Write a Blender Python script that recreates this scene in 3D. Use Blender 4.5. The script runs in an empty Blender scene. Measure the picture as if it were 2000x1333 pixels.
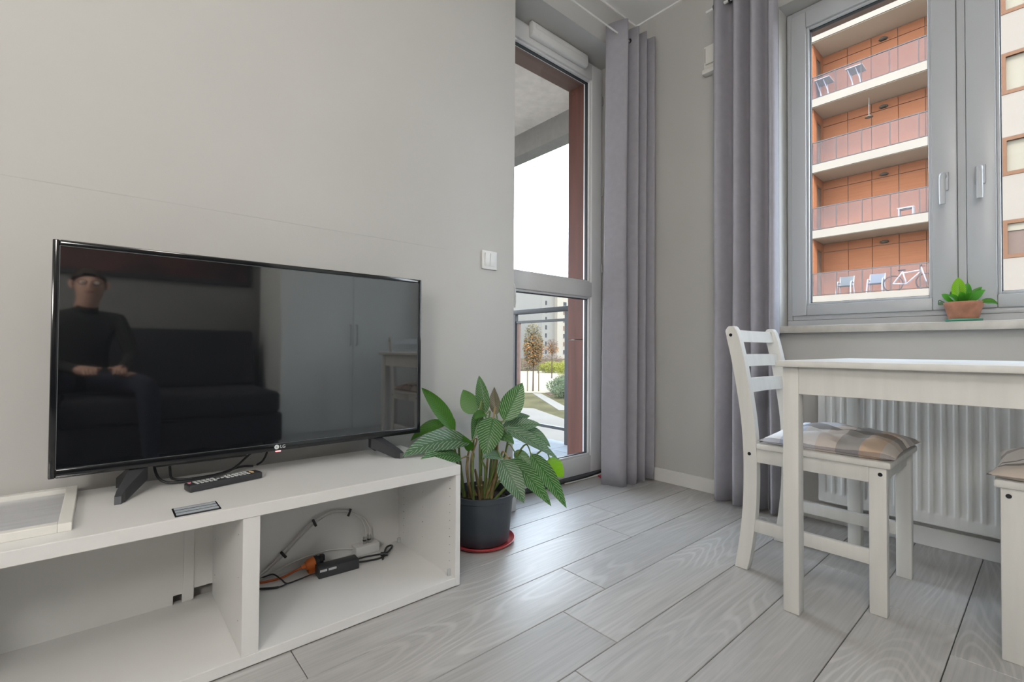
import bpy, bmesh, math, random
from mathutils import Vector, Matrix, noise

scene = bpy.context.scene
COL = scene.collection

# ------------------------------------------------------------------ camera
cam_d = bpy.data.cameras.new('camera')
cam = bpy.data.objects.new('camera', cam_d)
COL.objects.link(cam)
cam_d.sensor_width = 36.0
cam_d.lens = 36.0 * 923.92 / 2000.0
cam_d.clip_end = 600
_y, _p, _r = math.radians(49.021), math.radians(0.9013), math.radians(0.3437)
FWD = Vector((math.cos(_y) * math.cos(_p), math.sin(_y) * math.cos(_p), math.sin(_p)))
RT = Vector((math.sin(_y), -math.cos(_y), 0))
UP = RT.cross(FWD)
R2 = math.cos(_r) * RT + math.sin(_r) * UP
U2 = -math.sin(_r) * RT + math.cos(_r) * UP
CAM = Vector((0, 0, 0.78))
cam.matrix_world = Matrix(((R2.x, U2.x, -FWD.x, CAM.x), (R2.y, U2.y, -FWD.y, CAM.y), (R2.z, U2.z, -FWD.z, CAM.z), (0, 0, 0, 1)))
scene.camera = cam

# ------------------------------------------------------------------ world, sun, exposure
w = bpy.data.worlds.new('sky')
scene.world = w
w.use_nodes = True
nt = w.node_tree
bg = nt.nodes['Background']
tc = nt.nodes.new('ShaderNodeTexCoord')
sep = nt.nodes.new('ShaderNodeSeparateXYZ')
rmp = nt.nodes.new('ShaderNodeValToRGB')
rmp.color_ramp.elements[0].position = 0.0
rmp.color_ramp.elements[0].color = (0.93, 0.97, 1.0, 1)
rmp.color_ramp.elements[1].position = 0.8
rmp.color_ramp.elements[1].color = (0.60, 0.78, 1.0, 1)
nt.links.new(tc.outputs['Generated'], sep.inputs[0])
nt.links.new(sep.outputs['Z'], rmp.inputs[0])
nt.links.new(rmp.outputs[0], bg.inputs['Color'])
bg.inputs['Strength'].default_value = 7.5

sun_d = bpy.data.lights.new('sun', 'SUN')
sun_d.energy = 6.0
sun_d.angle = math.radians(8)
sun_d.color = (1.0, 0.90, 0.76)
sun = bpy.data.objects.new('sun', sun_d)
COL.objects.link(sun)
sun.location = (-8, -10, 20)
sun.rotation_euler = Vector((0.50, 0.62, -0.60)).to_track_quat('-Z', 'Y').to_euler()

vs = scene.view_settings
vs.view_transform = 'Standard'
vs.look = 'None'
vs.exposure = 0.76
vs.gamma = 1.0
vs.use_curve_mapping = False

# ------------------------------------------------------------------ helpers
def thing(name, label, cat, loc=(0, 0, 0), rotz=0.0, group=None, kind=None):
    o = bpy.data.objects.new(name, None)
    COL.objects.link(o)
    o.empty_display_size = 0.05
    o.location = loc
    o.rotation_euler = (0, 0, rotz)
    o['label'] = label
    if kind:
        o['kind'] = kind
    else:
        o['category'] = cat
    if group:
        o['group'] = group
    return o

def tag(o, label, cat, group=None):
    o['label'] = label
    o['category'] = cat
    if group:
        o['group'] = group
    return o

def struct(o, label=None):
    o['kind'] = 'structure'
    if label:
        o['label'] = label
    return o

def link(name, me, mat=None, parent=None, local=False):
    o = bpy.data.objects.new(name, me)
    COL.objects.link(o)
    if mat is not None and not me.materials:
        me.materials.append(mat)
    if parent is not None:
        o.parent = parent
        if not local:
            t = parent.location if parent.parent is None else Vector((0, 0, 0))
            o.matrix_parent_inverse = Matrix.Translation(-t)
    return o

class MB:
    def __init__(s):
        s.bm = bmesh.new()
    def _bev(s, geom_verts, bev, seg):
        if bev > 0:
            es = set()
            for v in geom_verts:
                for e in v.link_edges:
                    es.add(e)
            bmesh.ops.bevel(s.bm, geom=list(es), offset=bev, segments=seg, affect='EDGES', profile=0.5)
    def box(s, x0, x1, y0, y1, z0, z1, bev=0.0, seg=2):
        vs_ = [s.bm.verts.new(p) for p in ((x0, y0, z0), (x1, y0, z0), (x1, y1, z0), (x0, y1, z0), (x0, y0, z1), (x1, y0, z1), (x1, y1, z1), (x0, y1, z1))]
        for f in ((3, 2, 1, 0), (4, 5, 6, 7), (0, 1, 5, 4), (1, 2, 6, 5), (2, 3, 7, 6), (3, 0, 4, 7)):
            s.bm.faces.new([vs_[i] for i in f])
        s._bev(vs_, bev, seg)
        return s
    def prism(s, poly, axis, a, b, bev=0.0, seg=2):
        """poly: list of 2D points in the two other axes (in xyz order)"""
        def P(q, t):
            l = list(q)
            l.insert(axis, t)
            return tuple(l)
        va = [s.bm.verts.new(P(q, a)) for q in poly]
        vb = [s.bm.verts.new(P(q, b)) for q in poly]
        n = len(poly)
        s.bm.faces.new(va[::-1])
        s.bm.faces.new(vb)
        for i in range(n):
            j = (i + 1) % n
            s.bm.faces.new((va[i], va[j], vb[j], vb[i]))
        s._bev(va + vb, bev, seg)
        return s
    def tube(s, pts, r, n=8, cap=True):
        pts = [Vector(p) for p in pts]
        rr = r if isinstance(r, (list, tuple)) else [r] * len(pts)
        rings = []
        prev = None
        for i, p in enumerate(pts):
            t = (pts[min(i + 1, len(pts) - 1)] - pts[max(i - 1, 0)])
            if t.length < 1e-9:
                t = Vector((0, 0, 1))
            t.normalize()
            if prev is None:
                a = Vector((0, 0, 1)) if abs(t.z) < 0.9 else Vector((1, 0, 0))
                u = t.cross(a).normalized()
            else:
                u = (prev - t * prev.dot(t))
                u = u.normalized() if u.length > 1e-6 else t.orthogonal().normalized()
            prev = u
            v = t.cross(u)
            rings.append([s.bm.verts.new(p + rr[i] * (math.cos(2 * math.pi * k / n) * u + math.sin(2 * math.pi * k / n) * v)) for k in range(n)])
        for i in range(len(rings) - 1):
            for k in range(n):
                s.bm.faces.new((rings[i][k], rings[i][(k + 1) % n], rings[i + 1][(k + 1) % n], rings[i + 1][k]))
        if cap:
            s.bm.faces.new(rings[0][::-1])
            s.bm.faces.new(rings[-1])
        return s
    def lathe(s, prof, cx, cy, n=40, close=True):
        rings = []
        for r, z in prof:
            if r < 1e-6:
                rings.append([s.bm.verts.new((cx, cy, z))])
            else:
                rings.append([s.bm.verts.new((cx + r * math.cos(2 * math.pi * k / n), cy + r * math.sin(2 * math.pi * k / n), z)) for k in range(n)])
        for a, b in zip(rings[:-1], rings[1:]):
            for k in range(n):
                q = (k + 1) % n
                if len(a) == 1 and len(b) == 1:
                    continue
                if len(a) == 1:
                    s.bm.faces.new((a[0], b[q], b[k]))
                elif len(b) == 1:
                    s.bm.faces.new((a[k], a[q], b[0]))
                else:
                    s.bm.faces.new((a[k], a[q], b[q], b[k]))
        return s
    def disc(s, c, nrm, r, h, n=16):
        c = Vector(c)
        nrm = Vector(nrm).normalized()
        return s.tube([c, c + nrm * h], r, n)
    def mesh(s, name, smooth=None):
        bmesh.ops.recalc_face_normals(s.bm, faces=s.bm.faces)
        me = bpy.data.meshes.new(name)
        s.bm.to_mesh(me)
        s.bm.free()
        if smooth is not None:
            me.shade_smooth()
            me.set_sharp_from_angle(angle=math.radians(smooth))
        return me
    def obj(s, name, mat, parent=None, smooth=None, local=False):
        return link(name, s.mesh(name, smooth), mat, parent, local)

def catmull(pts, k=6):
    pts = [Vector(p) for p in pts]
    out = []
    P = [pts[0] * 2 - pts[1]] + pts + [pts[-1] * 2 - pts[-2]]
    for i in range(1, len(P) - 2):
        for j in range(k):
            t = j / k
            a, b, c, d = P[i - 1], P[i], P[i + 1], P[i + 2]
            out.append(0.5 * ((2 * b) + (c - a) * t + (2 * a - 5 * b + 4 * c - d) * t * t + (3 * b - a - 3 * c + d) * t ** 3))
    out.append(pts[-1])
    return out

def ray(u, v):
    return FWD + R2 * ((u - 1000) / 923.92) - U2 * ((v - 666.5) / 923.92)

# ------------------------------------------------------------------ materials
def new_mat(name):
    m = bpy.data.materials.new(name)
    m.use_nodes = True
    n = m.node_tree.nodes
    return m, n, m.node_tree.links, n['Principled BSDF']

def mat(name, col, rough=0.5, metal=0.0, var=0.05, scale=8.0, bump=0.0, bscale=80.0, spec=0.5, coat=0.0, stretch=(1, 1, 1)):
    m, n, l, b = new_mat(name)
    b.inputs['Roughness'].default_value = rough
    b.inputs['Metallic'].default_value = metal
    b.inputs['Specular IOR Level'].default_value = spec
    b.inputs['Coat Weight'].default_value = coat
    tc = n.new('ShaderNodeTexCoord')
    mp = n.new('ShaderNodeMapping')
    mp.inputs['Scale'].default_value = stretch
    nz = n.new('ShaderNodeTexNoise')
    nz.inputs['Scale'].default_value = scale
    nz.inputs['Detail'].default_value = 4
    rp = n.new('ShaderNodeValToRGB')
    rp.color_ramp.elements[0].position = 0.3
    rp.color_ramp.elements[1].position = 0.7
    rp.color_ramp.elements[0].color = tuple(c * (1 - var) for c in col) + (1,)
    rp.color_ramp.elements[1].color = tuple(min(1, c * (1 + var)) for c in col) + (1,)
    l.new(tc.outputs['Object'], mp.inputs[0])
    l.new(mp.outputs[0], nz.inputs['Vector'])
    l.new(nz.outputs['Fac'], rp.inputs[0])
    l.new(rp.outputs[0], b.inputs['Base Color'])
    if bump > 0:
        n2 = n.new('ShaderNodeTexNoise')
        n2.inputs['Scale'].default_value = bscale
        n2.inputs['Detail'].default_value = 3
        bp = n.new('ShaderNodeBump')
        bp.inputs['Strength'].default_value = bump
        bp.inputs['Distance'].default_value = 0.002
        l.new(mp.outputs[0], n2.inputs['Vector'])
        l.new(n2.outputs['Fac'], bp.inputs['Height'])
        l.new(bp.outputs[0], b.inputs['Normal'])
    return m

def glass_mat(name, tint=(1, 1, 1), refl=1.0, base=0.0):
    m = bpy.data.materials.new(name)
    m.use_nodes = True
    n = m.node_tree.nodes
    l = m.node_tree.links
    n.clear()
    out = n.new('ShaderNodeOutputMaterial')
    tr = n.new('ShaderNodeBsdfTransparent')
    tr.inputs[0].default_value = tint + (1,)
    gl = n.new('ShaderNodeBsdfGlossy')
    gl.inputs['Roughness'].default_value = 0.02
    fr = n.new('ShaderNodeLayerWeight')
    fr.inputs['Blend'].default_value = 0.5
    pw = n.new('ShaderNodeMath')
    pw.operation = 'POWER'
    pw.inputs[1].default_value = 5.0
    l.new(fr.outputs['Facing'], pw.inputs[0])
    mu = n.new('ShaderNodeMath')
    mu.operation = 'MULTIPLY_ADD'
    mu.inputs[1].default_value = refl
    mu.inputs[2].default_value = base + 0.02
    mu.use_clamp = True
    mx = n.new('ShaderNodeMixShader')
    l.new(pw.outputs[0], mu.inputs[0])
    l.new(mu.outputs[0], mx.inputs[0])
    l.new(tr.outputs[0], mx.inputs[1])
    l.new(gl.outputs[0], mx.inputs[2])
    l.new(mx.outputs[0], out.inputs[0])
    return m

def wood_floor_mat():
    m, n, l, b = new_mat('laminate_oak_grey')
    tc = n.new('ShaderNodeTexCoord')
    oi = n.new('ShaderNodeObjectInfo')
    vm = n.new('ShaderNodeVectorMath'); vm.operation = 'SCALE'
    cmb = n.new('ShaderNodeCombineXYZ')
    m1 = n.new('ShaderNodeMath'); m1.operation = 'MULTIPLY'; m1.inputs[1].default_value = 37.0
    m2 = n.new('ShaderNodeMath'); m2.operation = 'MULTIPLY'; m2.inputs[1].default_value = 11.3
    l.new(oi.outputs['Random'], m1.inputs[0]); l.new(oi.outputs['Random'], m2.inputs[0])
    l.new(m1.outputs[0], cmb.inputs[0]); l.new(m2.outputs[0], cmb.inputs[2]); 
    ad = n.new('ShaderNodeVectorMath'); ad.operation = 'ADD'
    l.new(tc.outputs['Object'], ad.inputs[0]); l.new(cmb.outputs[0], ad.inputs[1])
    # cathedral grain: contour lines of a stretched noise field
    mp = n.new('ShaderNodeMapping'); mp.inputs['Scale'].default_value = (0.95, 5.0, 1.0)
    l.new(ad.outputs[0], mp.inputs[0])
    nz = n.new('ShaderNodeTexNoise'); nz.inputs['Scale'].default_value = 1.0; nz.inputs['Detail'].default_value = 1.5; nz.inputs['Roughness'].default_value = 0.35
    l.new(mp.outputs[0], nz.inputs['Vector'])
    k = n.new('ShaderNodeMath'); k.operation = 'MULTIPLY'; k.inputs[1].default_value = 165.0
    l.new(nz.outputs['Fac'], k.inputs[0])
    sn = n.new('ShaderNodeMath'); sn.operation = 'SINE'
    l.new(k.outputs[0], sn.inputs[0])
    gr = n.new('ShaderNodeValToRGB')
    gr.color_ramp.elements[0].position = 0.15; gr.color_ramp.elements[0].color = (0, 0, 0, 1)
    gr.color_ramp.elements[1].position = 1.0; gr.color_ramp.elements[1].color = (1, 1, 1, 1)
    l.new(sn.outputs[0], gr.inputs[0])
    # where grain shows
    mp3 = n.new('ShaderNodeMapping'); mp3.inputs['Scale'].default_value = (2.2, 4.5, 1.0)
    l.new(ad.outputs[0], mp3.inputs[0])
    nm = n.new('ShaderNodeTexNoise'); nm.inputs['Scale'].default_value = 1.0; nm.inputs['Detail'].default_value = 1
    l.new(mp3.outputs[0], nm.inputs['Vector'])
    gm = n.new('ShaderNodeValToRGB')
    gm.color_ramp.elements[0].position = 0.42; gm.color_ramp.elements[0].color = (0.06, 0.06, 0.06, 1)
    gm.color_ramp.elements[1].position = 0.62; gm.color_ramp.elements[1].color = (0.55, 0.55, 0.55, 1)
    l.new(nm.outputs['Fac'], gm.inputs[0])
    gx = n.new('ShaderNodeMath'); gx.operation = 'MULTIPLY'
    l.new(gr.outputs[0], gx.inputs[0]); l.new(gm.outputs[0], gx.inputs[1])
    # fine streaks
    mp2 = n.new('ShaderNodeMapping'); mp2.inputs['Scale'].default_value = (4, 130, 1)
    l.new(ad.outputs[0], mp2.inputs[0])
    n2 = n.new('ShaderNodeTexNoise'); n2.inputs['Scale'].default_value = 1.0; n2.inputs['Detail'].default_value = 4
    l.new(mp2.outputs[0], n2.inputs['Vector'])
    base = n.new('ShaderNodeValToRGB')
    base.color_ramp.elements[0].position = 0.3; base.color_ramp.elements[0].color = (0.365, 0.355, 0.345, 1)
    base.color_ramp.elements[1].position = 0.7; base.color_ramp.elements[1].color = (0.455, 0.445, 0.435, 1)
    l.new(n2.outputs['Fac'], base.inputs[0])
    mx = n.new('ShaderNodeMix'); mx.data_type = 'RGBA'
    l.new(gx.outputs[0], mx.inputs[0])
    l.new(base.outputs[0], mx.inputs[6])
    mx.inputs[7].default_value = (0.57, 0.56, 0.545, 1)
    hv = n.new('ShaderNodeHueSaturation')
    mv = n.new('ShaderNodeMapRange'); mv.inputs[3].default_value = 0.90; mv.inputs[4].default_value = 1.08
    l.new(oi.outputs['Random'], mv.inputs[0])
    l.new(mv.outputs[0], hv.inputs['Value'])
    l.new(mx.outputs[2], hv.inputs['Color'])
    l.new(hv.outputs[0], b.inputs['Base Color'])
    b.inputs['Roughness'].default_value = 0.41
    bp = n.new('ShaderNodeBump'); bp.inputs['Strength'].default_value = 0.06; bp.inputs['Distance'].default_value = 0.001
    l.new(n2.outputs['Fac'], bp.inputs['Height'])
    l.new(bp.outputs[0], b.inputs['Normal'])
    return m

def leaf_mat(name, dark, light, stripes=True, trans=0.25):
    m, n, l, b = new_mat(name)
    uv = n.new('ShaderNodeUVMap')
    sp = n.new('ShaderNodeSeparateXYZ')
    l.new(uv.outputs[0], sp.inputs[0])
    # distance from midrib
    a = n.new('ShaderNodeMath'); a.operation = 'SUBTRACT'; a.inputs[1].default_value = 0.5
    l.new(sp.outputs[0], a.inputs[0])
    ab = n.new('ShaderNodeMath'); ab.operation = 'ABSOLUTE'
    l.new(a.outputs[0], ab.inputs[0])
    k = n.new('ShaderNodeMath'); k.operation = 'MULTIPLY'; k.inputs[1].default_value = 0.55
    l.new(ab.outputs[0], k.inputs[0])
    d = n.new('ShaderNodeMath'); d.operation = 'SUBTRACT'
    l.new(sp.outputs[1], d.inputs[0]); l.new(k.outputs[0], d.inputs[1])
    nz = n.new('ShaderNodeTexNoise'); nz.inputs['Scale'].default_value = 7; nz.inputs['Detail'].default_value = 2
    l.new(uv.outputs[0], nz.inputs['Vector'])
    nn = n.new('ShaderNodeMath'); nn.operation = 'MULTIPLY_ADD'; nn.inputs[1].default_value = 0.06
    l.new(nz.outputs['Fac'], nn.inputs[0]); l.new(d.outputs[0], nn.inputs[2])
    f = n.new('ShaderNodeMath'); f.operation = 'MULTIPLY'; f.inputs[1].default_value = 6.2832 * 14
    l.new(nn.outputs[0], f.inputs[0])
    s = n.new('ShaderNodeMath'); s.operation = 'SINE'
    l.new(f.outputs[0], s.inputs[0])
    rp = n.new('ShaderNodeValToRGB')
    rp.color_ramp.elements[0].position = 0.5; rp.color_ramp.elements[0].color = dark + (1,)
    rp.color_ramp.elements[1].position = 1.0; rp.color_ramp.elements[1].color = light + (1,)
    l.new(s.outputs[0], rp.inputs[0])
    if stripes:
        # dark midrib zone
        mr = n.new('ShaderNodeMath'); mr.operation = 'LESS_THAN'; mr.inputs[1].default_value = 0.035
        l.new(ab.outputs[0], mr.inputs[0])
        mx = n.new('ShaderNodeMix'); mx.data_type = 'RGBA'
        l.new(mr.outputs[0], mx.inputs[0]); l.new(rp.outputs[0], mx.inputs[6]); mx.inputs[7].default_value = dark + (1,)
        l.new(mx.outputs[2], b.inputs['Base Color'])
    else:
        l.new(rp.outputs[0], b.inputs['Base Color'])
    b.inputs['Roughness'].default_value = 0.38
    b.inputs['Transmission Weight'].default_value = 0.0
    out = n['Material Output']
    tl = n.new('ShaderNodeBsdfTranslucent')
    hs = n.new('ShaderNodeHueSaturation'); hs.inputs['Saturation'].default_value = 1.25; hs.inputs['Value'].default_value = 1.3
    l.new((mx.outputs[2] if stripes else rp.outputs[0]), hs.inputs['Color'])
    l.new(hs.outputs[0], tl.inputs[0])
    ms = n.new('ShaderNodeMixShader'); ms.inputs[0].default_value = trans
    l.new(b.outputs[0], ms.inputs[1]); l.new(tl.outputs[0], ms.inputs[2])
    l.new(ms.outputs[0], out.inputs[0])
    return m

def plaid_mat(name, stops_x, stops_y, base, rough=0.9, sx=1.0, sy=1.0):
    m, n, l, b = new_mat(name)
    tc = n.new('ShaderNodeTexCoord')
    sp = n.new('ShaderNodeSeparateXYZ')
    l.new(tc.outputs['Generated'], sp.inputs[0])
    cols = []
    for ax, stops in ((0, stops_x), (1, stops_y)):
        r = n.new('ShaderNodeValToRGB')
        r.color_ramp.interpolation = 'CONSTANT'
        e = r.color_ramp.elements
        e[0].position = 0; e[0].color = stops[0][1] + (1,)
        e[1].position = stops[1][0]; e[1].color = stops[1][1] + (1,)
        for p, c in stops[2:]:
            q = e.new(p); q.color = c + (1,)
        l.new(sp.outputs[ax], r.inputs[0])
        cols.append(r)
    mx = n.new('ShaderNodeMix'); mx.data_type = 'RGBA'; mx.blend_type = 'MULTIPLY'; mx.inputs[0].default_value = 1.0
    l.new(cols[0].outputs[0], mx.inputs[6]); l.new(cols[1].outputs[0], mx.inputs[7])
    # weave
    wv = n.new('ShaderNodeTexNoise'); wv.inputs['Scale'].default_value = 220; wv.inputs['Detail'].default_value = 2
    l.new(tc.outputs['Object'], wv.inputs['Vector'])
    bp = n.new('ShaderNodeBump'); bp.inputs['Strength'].default_value = 0.25; bp.inputs['Distance'].default_value = 0.002
    l.new(wv.outputs['Fac'], bp.inputs['Height']); l.new(bp.outputs[0], b.inputs['Normal'])
    l.new(mx.outputs[2], b.inputs['Base Color'])
    b.inputs['Roughness'].default_value = rough
    b.inputs['Sheen Weight'].default_value = 0.2
    return m

M = dict(
    wall=mat('wall_paint', (0.50, 0.492, 0.477), 0.75, var=0.015, scale=2.5, bump=0.06, bscale=160),
    wall_w=mat('wall_paint_window_side', (0.50, 0.492, 0.477), 0.75, var=0.015, scale=2.5, bump=0.06, bscale=160),
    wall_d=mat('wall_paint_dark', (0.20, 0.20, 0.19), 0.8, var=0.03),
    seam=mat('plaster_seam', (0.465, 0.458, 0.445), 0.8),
    ceil=mat('ceiling_paint', (0.86, 0.86, 0.855), 0.85, var=0.01),
    plank=wood_floor_mat(),
    sub=mat('floor_joint', (0.10, 0.10, 0.105), 0.9),
    base=mat('baseboard_white', (0.70, 0.69, 0.675), 0.45, var=0.02),
    upvc=mat('white_upvc', (0.68, 0.685, 0.69), 0.32, var=0.01),
    gasket=mat('black_rubber', (0.012, 0.014, 0.018), 0.5),
    glass=glass_mat('window_glass', (0.985, 0.99, 0.99), 0.9),
    upvc_backlit=mat('white_upvc_backlit_shade', (0.47, 0.485, 0.51), 0.32, var=0.01),  # white window plastic; backlit shade is put into its darker, bluish colour
    sill=mat('marble_sill', (0.50, 0.48, 0.44), 0.35, var=0.14, scale=14),
    lacq=mat('white_lacquer', (0.72, 0.715, 0.705), 0.38, var=0.01),
    lacq_in=mat('white_lacquer_inside', (0.70, 0.695, 0.68), 0.45, var=0.015),
    hole=mat('dark_hole', (0.03, 0.03, 0.03), 0.9),
    black=mat('black_gloss', (0.008, 0.009, 0.011), 0.12, var=0.0, spec=0.6),
    blackm=mat('black_matte_plastic', (0.018, 0.019, 0.022), 0.42),
    dgrey=mat('dark_grey_plastic', (0.032, 0.034, 0.039), 0.38),
    edge=mat('tv_edge_grey', (0.16, 0.17, 0.185), 0.3, metal=0.4),
    whitec=mat('white_cable', (0.62, 0.61, 0.58), 0.5),
    whitep=mat('white_plastic', (0.70, 0.70, 0.69), 0.35, var=0.01),
    orange=mat('orange_plastic', (0.80, 0.20, 0.04), 0.42),
    orangec=mat('orange_cable', (0.60, 0.13, 0.03), 0.5),
    metal=mat('steel', (0.55, 0.54, 0.52), 0.28, metal=1.0),
    redb=mat('red_rubber', (0.55, 0.05, 0.09), 0.5),
    keyw=mat('pale_rubber_key', (0.50, 0.52, 0.53), 0.6),
    stripe=mat('pale_steel_stripe', (0.55, 0.60, 0.66), 0.3, metal=0.3),
    paintw=mat('white_painted_pine', (0.66, 0.655, 0.63), 0.5, var=0.05, scale=5, stretch=(6, 6, 0.6), bump=0.08, bscale=30),
    bolt=mat('dark_bolt', (0.02, 0.02, 0.025), 0.4, metal=0.5),
    curtain=mat('lavender_grey_curtain', (0.325, 0.316, 0.350), 0.85, var=0.04, scale=30, bump=0.12, bscale=700),
    rad=mat('radiator_enamel', (0.64, 0.635, 0.62), 0.35, var=0.01),
    pot=mat('dark_grey_plastic_pot', (0.045, 0.055, 0.068), 0.36, var=0.15, scale=6),
    saucer=mat('red_saucer', (0.45, 0.05, 0.055), 0.35, var=0.1),
    soil=mat('potting_soil', (0.028, 0.020, 0.016), 0.95, var=0.6, scale=90, bump=0.9, bscale=120),
    terra=mat('terracotta', (0.42, 0.19, 0.12), 0.85, var=0.25, scale=22, bump=0.15, bscale=90),
    green=mat('green_plastic', (0.06, 0.30, 0.20), 0.4),
    petiole=mat('leaf_stalk', (0.17, 0.24, 0.07), 0.5, var=0.25, scale=25),
    petioleb=mat('brown_stalk', (0.30, 0.22, 0.10), 0.6, var=0.3, scale=25),
    wire=mat('white_wire', (0.72, 0.72, 0.70), 0.35),
    wood_rev=mat('brown_cladding_board', (0.115, 0.036, 0.023), 0.6, var=0.25, scale=3, stretch=(8, 8, 0.5)),
    wood_top=mat('brown_lintel_board', (0.16, 0.090, 0.068), 0.6, var=0.15, scale=3, stretch=(0.5, 8, 8)),
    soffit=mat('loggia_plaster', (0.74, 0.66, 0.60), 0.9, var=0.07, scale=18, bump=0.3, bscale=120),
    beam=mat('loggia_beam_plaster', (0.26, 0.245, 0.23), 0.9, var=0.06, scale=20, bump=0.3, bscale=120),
    btile=mat('balcony_tile', (0.14, 0.147, 0.155), 0.8, var=0.08, scale=4, spec=0.1),
    steelg=mat('grey_railing_steel', (0.016, 0.018, 0.022), 0.55, metal=0.0),
    frame=mat('cream_white_frame', (0.72, 0.71, 0.67), 0.45, var=0.02),
    leaf_s=leaf_mat('striped_leaf', (0.040, 0.135, 0.032), (0.30, 0.42, 0.24)),
    leaf_p=leaf_mat('plain_green_leaf', (0.07, 0.20, 0.035), (0.12, 0.28, 0.06), False, 0.35),
    leaf_y=leaf_mat('bright_green_leaf', (0.16, 0.36, 0.02), (0.26, 0.46, 0.05), False, 0.45),
    leaf_g=leaf_mat('silver_green_leaf', (0.075, 0.165, 0.075), (0.36, 0.43, 0.35)),
    leaf_b=leaf_mat('dry_leaf', (0.16, 0.14, 0.09), (0.36, 0.34, 0.27)),
    leaf_w=leaf_mat('small_plant_leaf', (0.06, 0.22, 0.035), (0.14, 0.38, 0.07), False, 0.3),
)

# ------------------------------------------------------------------ room shell
X0, X1, Y0, Y1, ZC = -1.8, 2.517, -1.7, 1.722, 2.816
XD0, XD1, ZD = 1.505, 2.405, 2.575      # balcony door recess
YO, XO = 2.13, 2.87                     # outer faces

fl = MB().box(X0, X1, Y0, Y1, -0.05, -0.010).box(XD0, XD1, Y1, 1.90, -0.05, -0.010).obj('floor', M['sub'])
struct(fl, 'grey laminate oak plank floor')
# planks, each a piece of its own
PW, PL = 0.1953, 1.295
offs = {0: 1.659, 1: 1.828, 2: 1.993, 3: 0.879, 4: 1.047, 5: 1.249, 6: 1.675, 7: 1.853, 8: 1.12, 9: 0.70}
plank_cache = {}
def plank(x0, x1, y0, y1):
    L, W = round(x1 - x0, 3), round(y1 - y0, 3)
    if (L, W) not in plank_cache:
        g = 0.0011
        me = MB().box(-L / 2 + g, L / 2 - g, -W / 2 + g, W / 2 - g, -0.008, 0, 0.0012, 1).mesh('plank')
        me.materials.append(M['plank'])
        plank_cache[(L, W)] = me
    o = link('plank', plank_cache[(L, W)], None, fl, True)
    o.location = ((x0 + x1) / 2, (y0 + y1) / 2, 0)
rnd = random.Random(4)
k0 = int(math.floor((Y0 + 0.009) / PW)) 
for k in range(k0, 9):
    y0 = -0.009 + PW * k
    y1 = y0 + PW
    ya, yb = max(y0, Y0), min(y1, Y1)
    if k == 8:
        yb = min(y1, Y1)
    if yb - ya < 0.02:
        continue
    j = offs.get(k, rnd.uniform(0, PL))
    xs = []
    x = j
    while x > X0:
        x -= PL
    cuts = [X0]
    x += PL
    while x < X1 - 0.01:
        if x - cuts[-1] > 0.01:
            cuts.append(x)
        x += PL
    cuts.append(X1)
    for a, b_ in zip(cuts[:-1], cuts[1:]):
        plank(a, b_, ya, yb)
plank(XD0, XD1, Y1, 1.8835)

wl = MB()
wl.box(X0 - 0.2, XD0, Y1, YO, -0.05, ZC + 0.2)
wl.box(XD0, XD1, Y1, YO, ZD, ZC + 0.2)
wl.box(XD1, XO, Y1, YO, -0.05, ZC + 0.2)
wl = struct(wl.obj('wall_left', M['wall']), 'grey painted wall behind the television')
WY0, WY1, WZ0, WZ1 = -0.42, 0.892, 0.860, 2.482
wr = MB()
wr.box(X1, XO, WY1, Y1, -0.05, ZC + 0.2)
wr.box(X1, XO, Y0 - 0.2, WY0, -0.05, ZC + 0.2)
wr.box(X1, XO, WY0, WY1, -0.05, WZ0)
wr.box(X1, XO, WY0, WY1, WZ1, ZC + 0.2)
struct(wr.obj('wall_right', M['wall_w']), 'grey painted wall around the window')
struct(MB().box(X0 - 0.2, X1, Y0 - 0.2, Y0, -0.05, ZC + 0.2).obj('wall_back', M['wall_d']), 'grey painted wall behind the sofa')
struct(MB().box(X0 - 0.2, X0, Y0, Y1, -0.05, ZC + 0.2).obj('wall_side', M['wall']), 'grey painted side wall')
struct(MB().box(X0, X1, Y0, Y1, ZC, ZC + 0.2).obj('ceiling', M['ceil']), 'white painted ceiling')
# slim white cornice beads where ceiling meets wall
struct(MB().box(X0, X1, Y1 - 0.006, Y1, ZC - 0.010, ZC).obj('trim_1', M['ceil']))
struct(MB().box(X1 - 0.006, X1, Y0, Y1, ZC - 0.010, ZC).obj('trim_2', M['ceil']))
# faint plaster joint on the television wall
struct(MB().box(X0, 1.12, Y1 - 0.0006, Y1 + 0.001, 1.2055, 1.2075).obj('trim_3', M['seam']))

# baseboards
def baseb(name, x0, x1, y0, y1):
    struct(MB().box(x0, x1, y0, y1, 0, 0.076, 0.003).obj(name, M['base']))
baseb('baseboard_left', 0.93, XD0 + 0.012, Y1 - 0.014, Y1)
baseb('baseboard_left', X0, -0.36, Y1 - 0.014, Y1)
baseb('baseboard_right', X1 - 0.014, X1, Y0, Y1 - 0.014)
baseb('baseboard_back', X0, 1.0, Y0, Y0 + 0.014)

# ------------------------------------------------------------------ frames
def rect_frame(mb, axis, a0, a1, z0, z1, w0, w1, wt, wb, d0, d1, bev=0.004):
    """frame in plane axis=const; a: other horizontal axis; widths left,right,top,bottom; depth d0..d1"""
    def bx(p0, p1, q0, q1):
        if axis == 1:
            mb.box(p0, p1, d0, d1, q0, q1, bev)
        else:
            mb.box(d0, d1, p0, p1, q0, q1, bev)
    bx(a0, a0 + w0, z0, z1)
    bx(a1 - w1, a1, z0, z1)
    bx(a0 + w0, a1 - w1, z1 - wt, z1)
    bx(a0 + w0, a1 - w1, z0, z0 + wb)
    return mb

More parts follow.
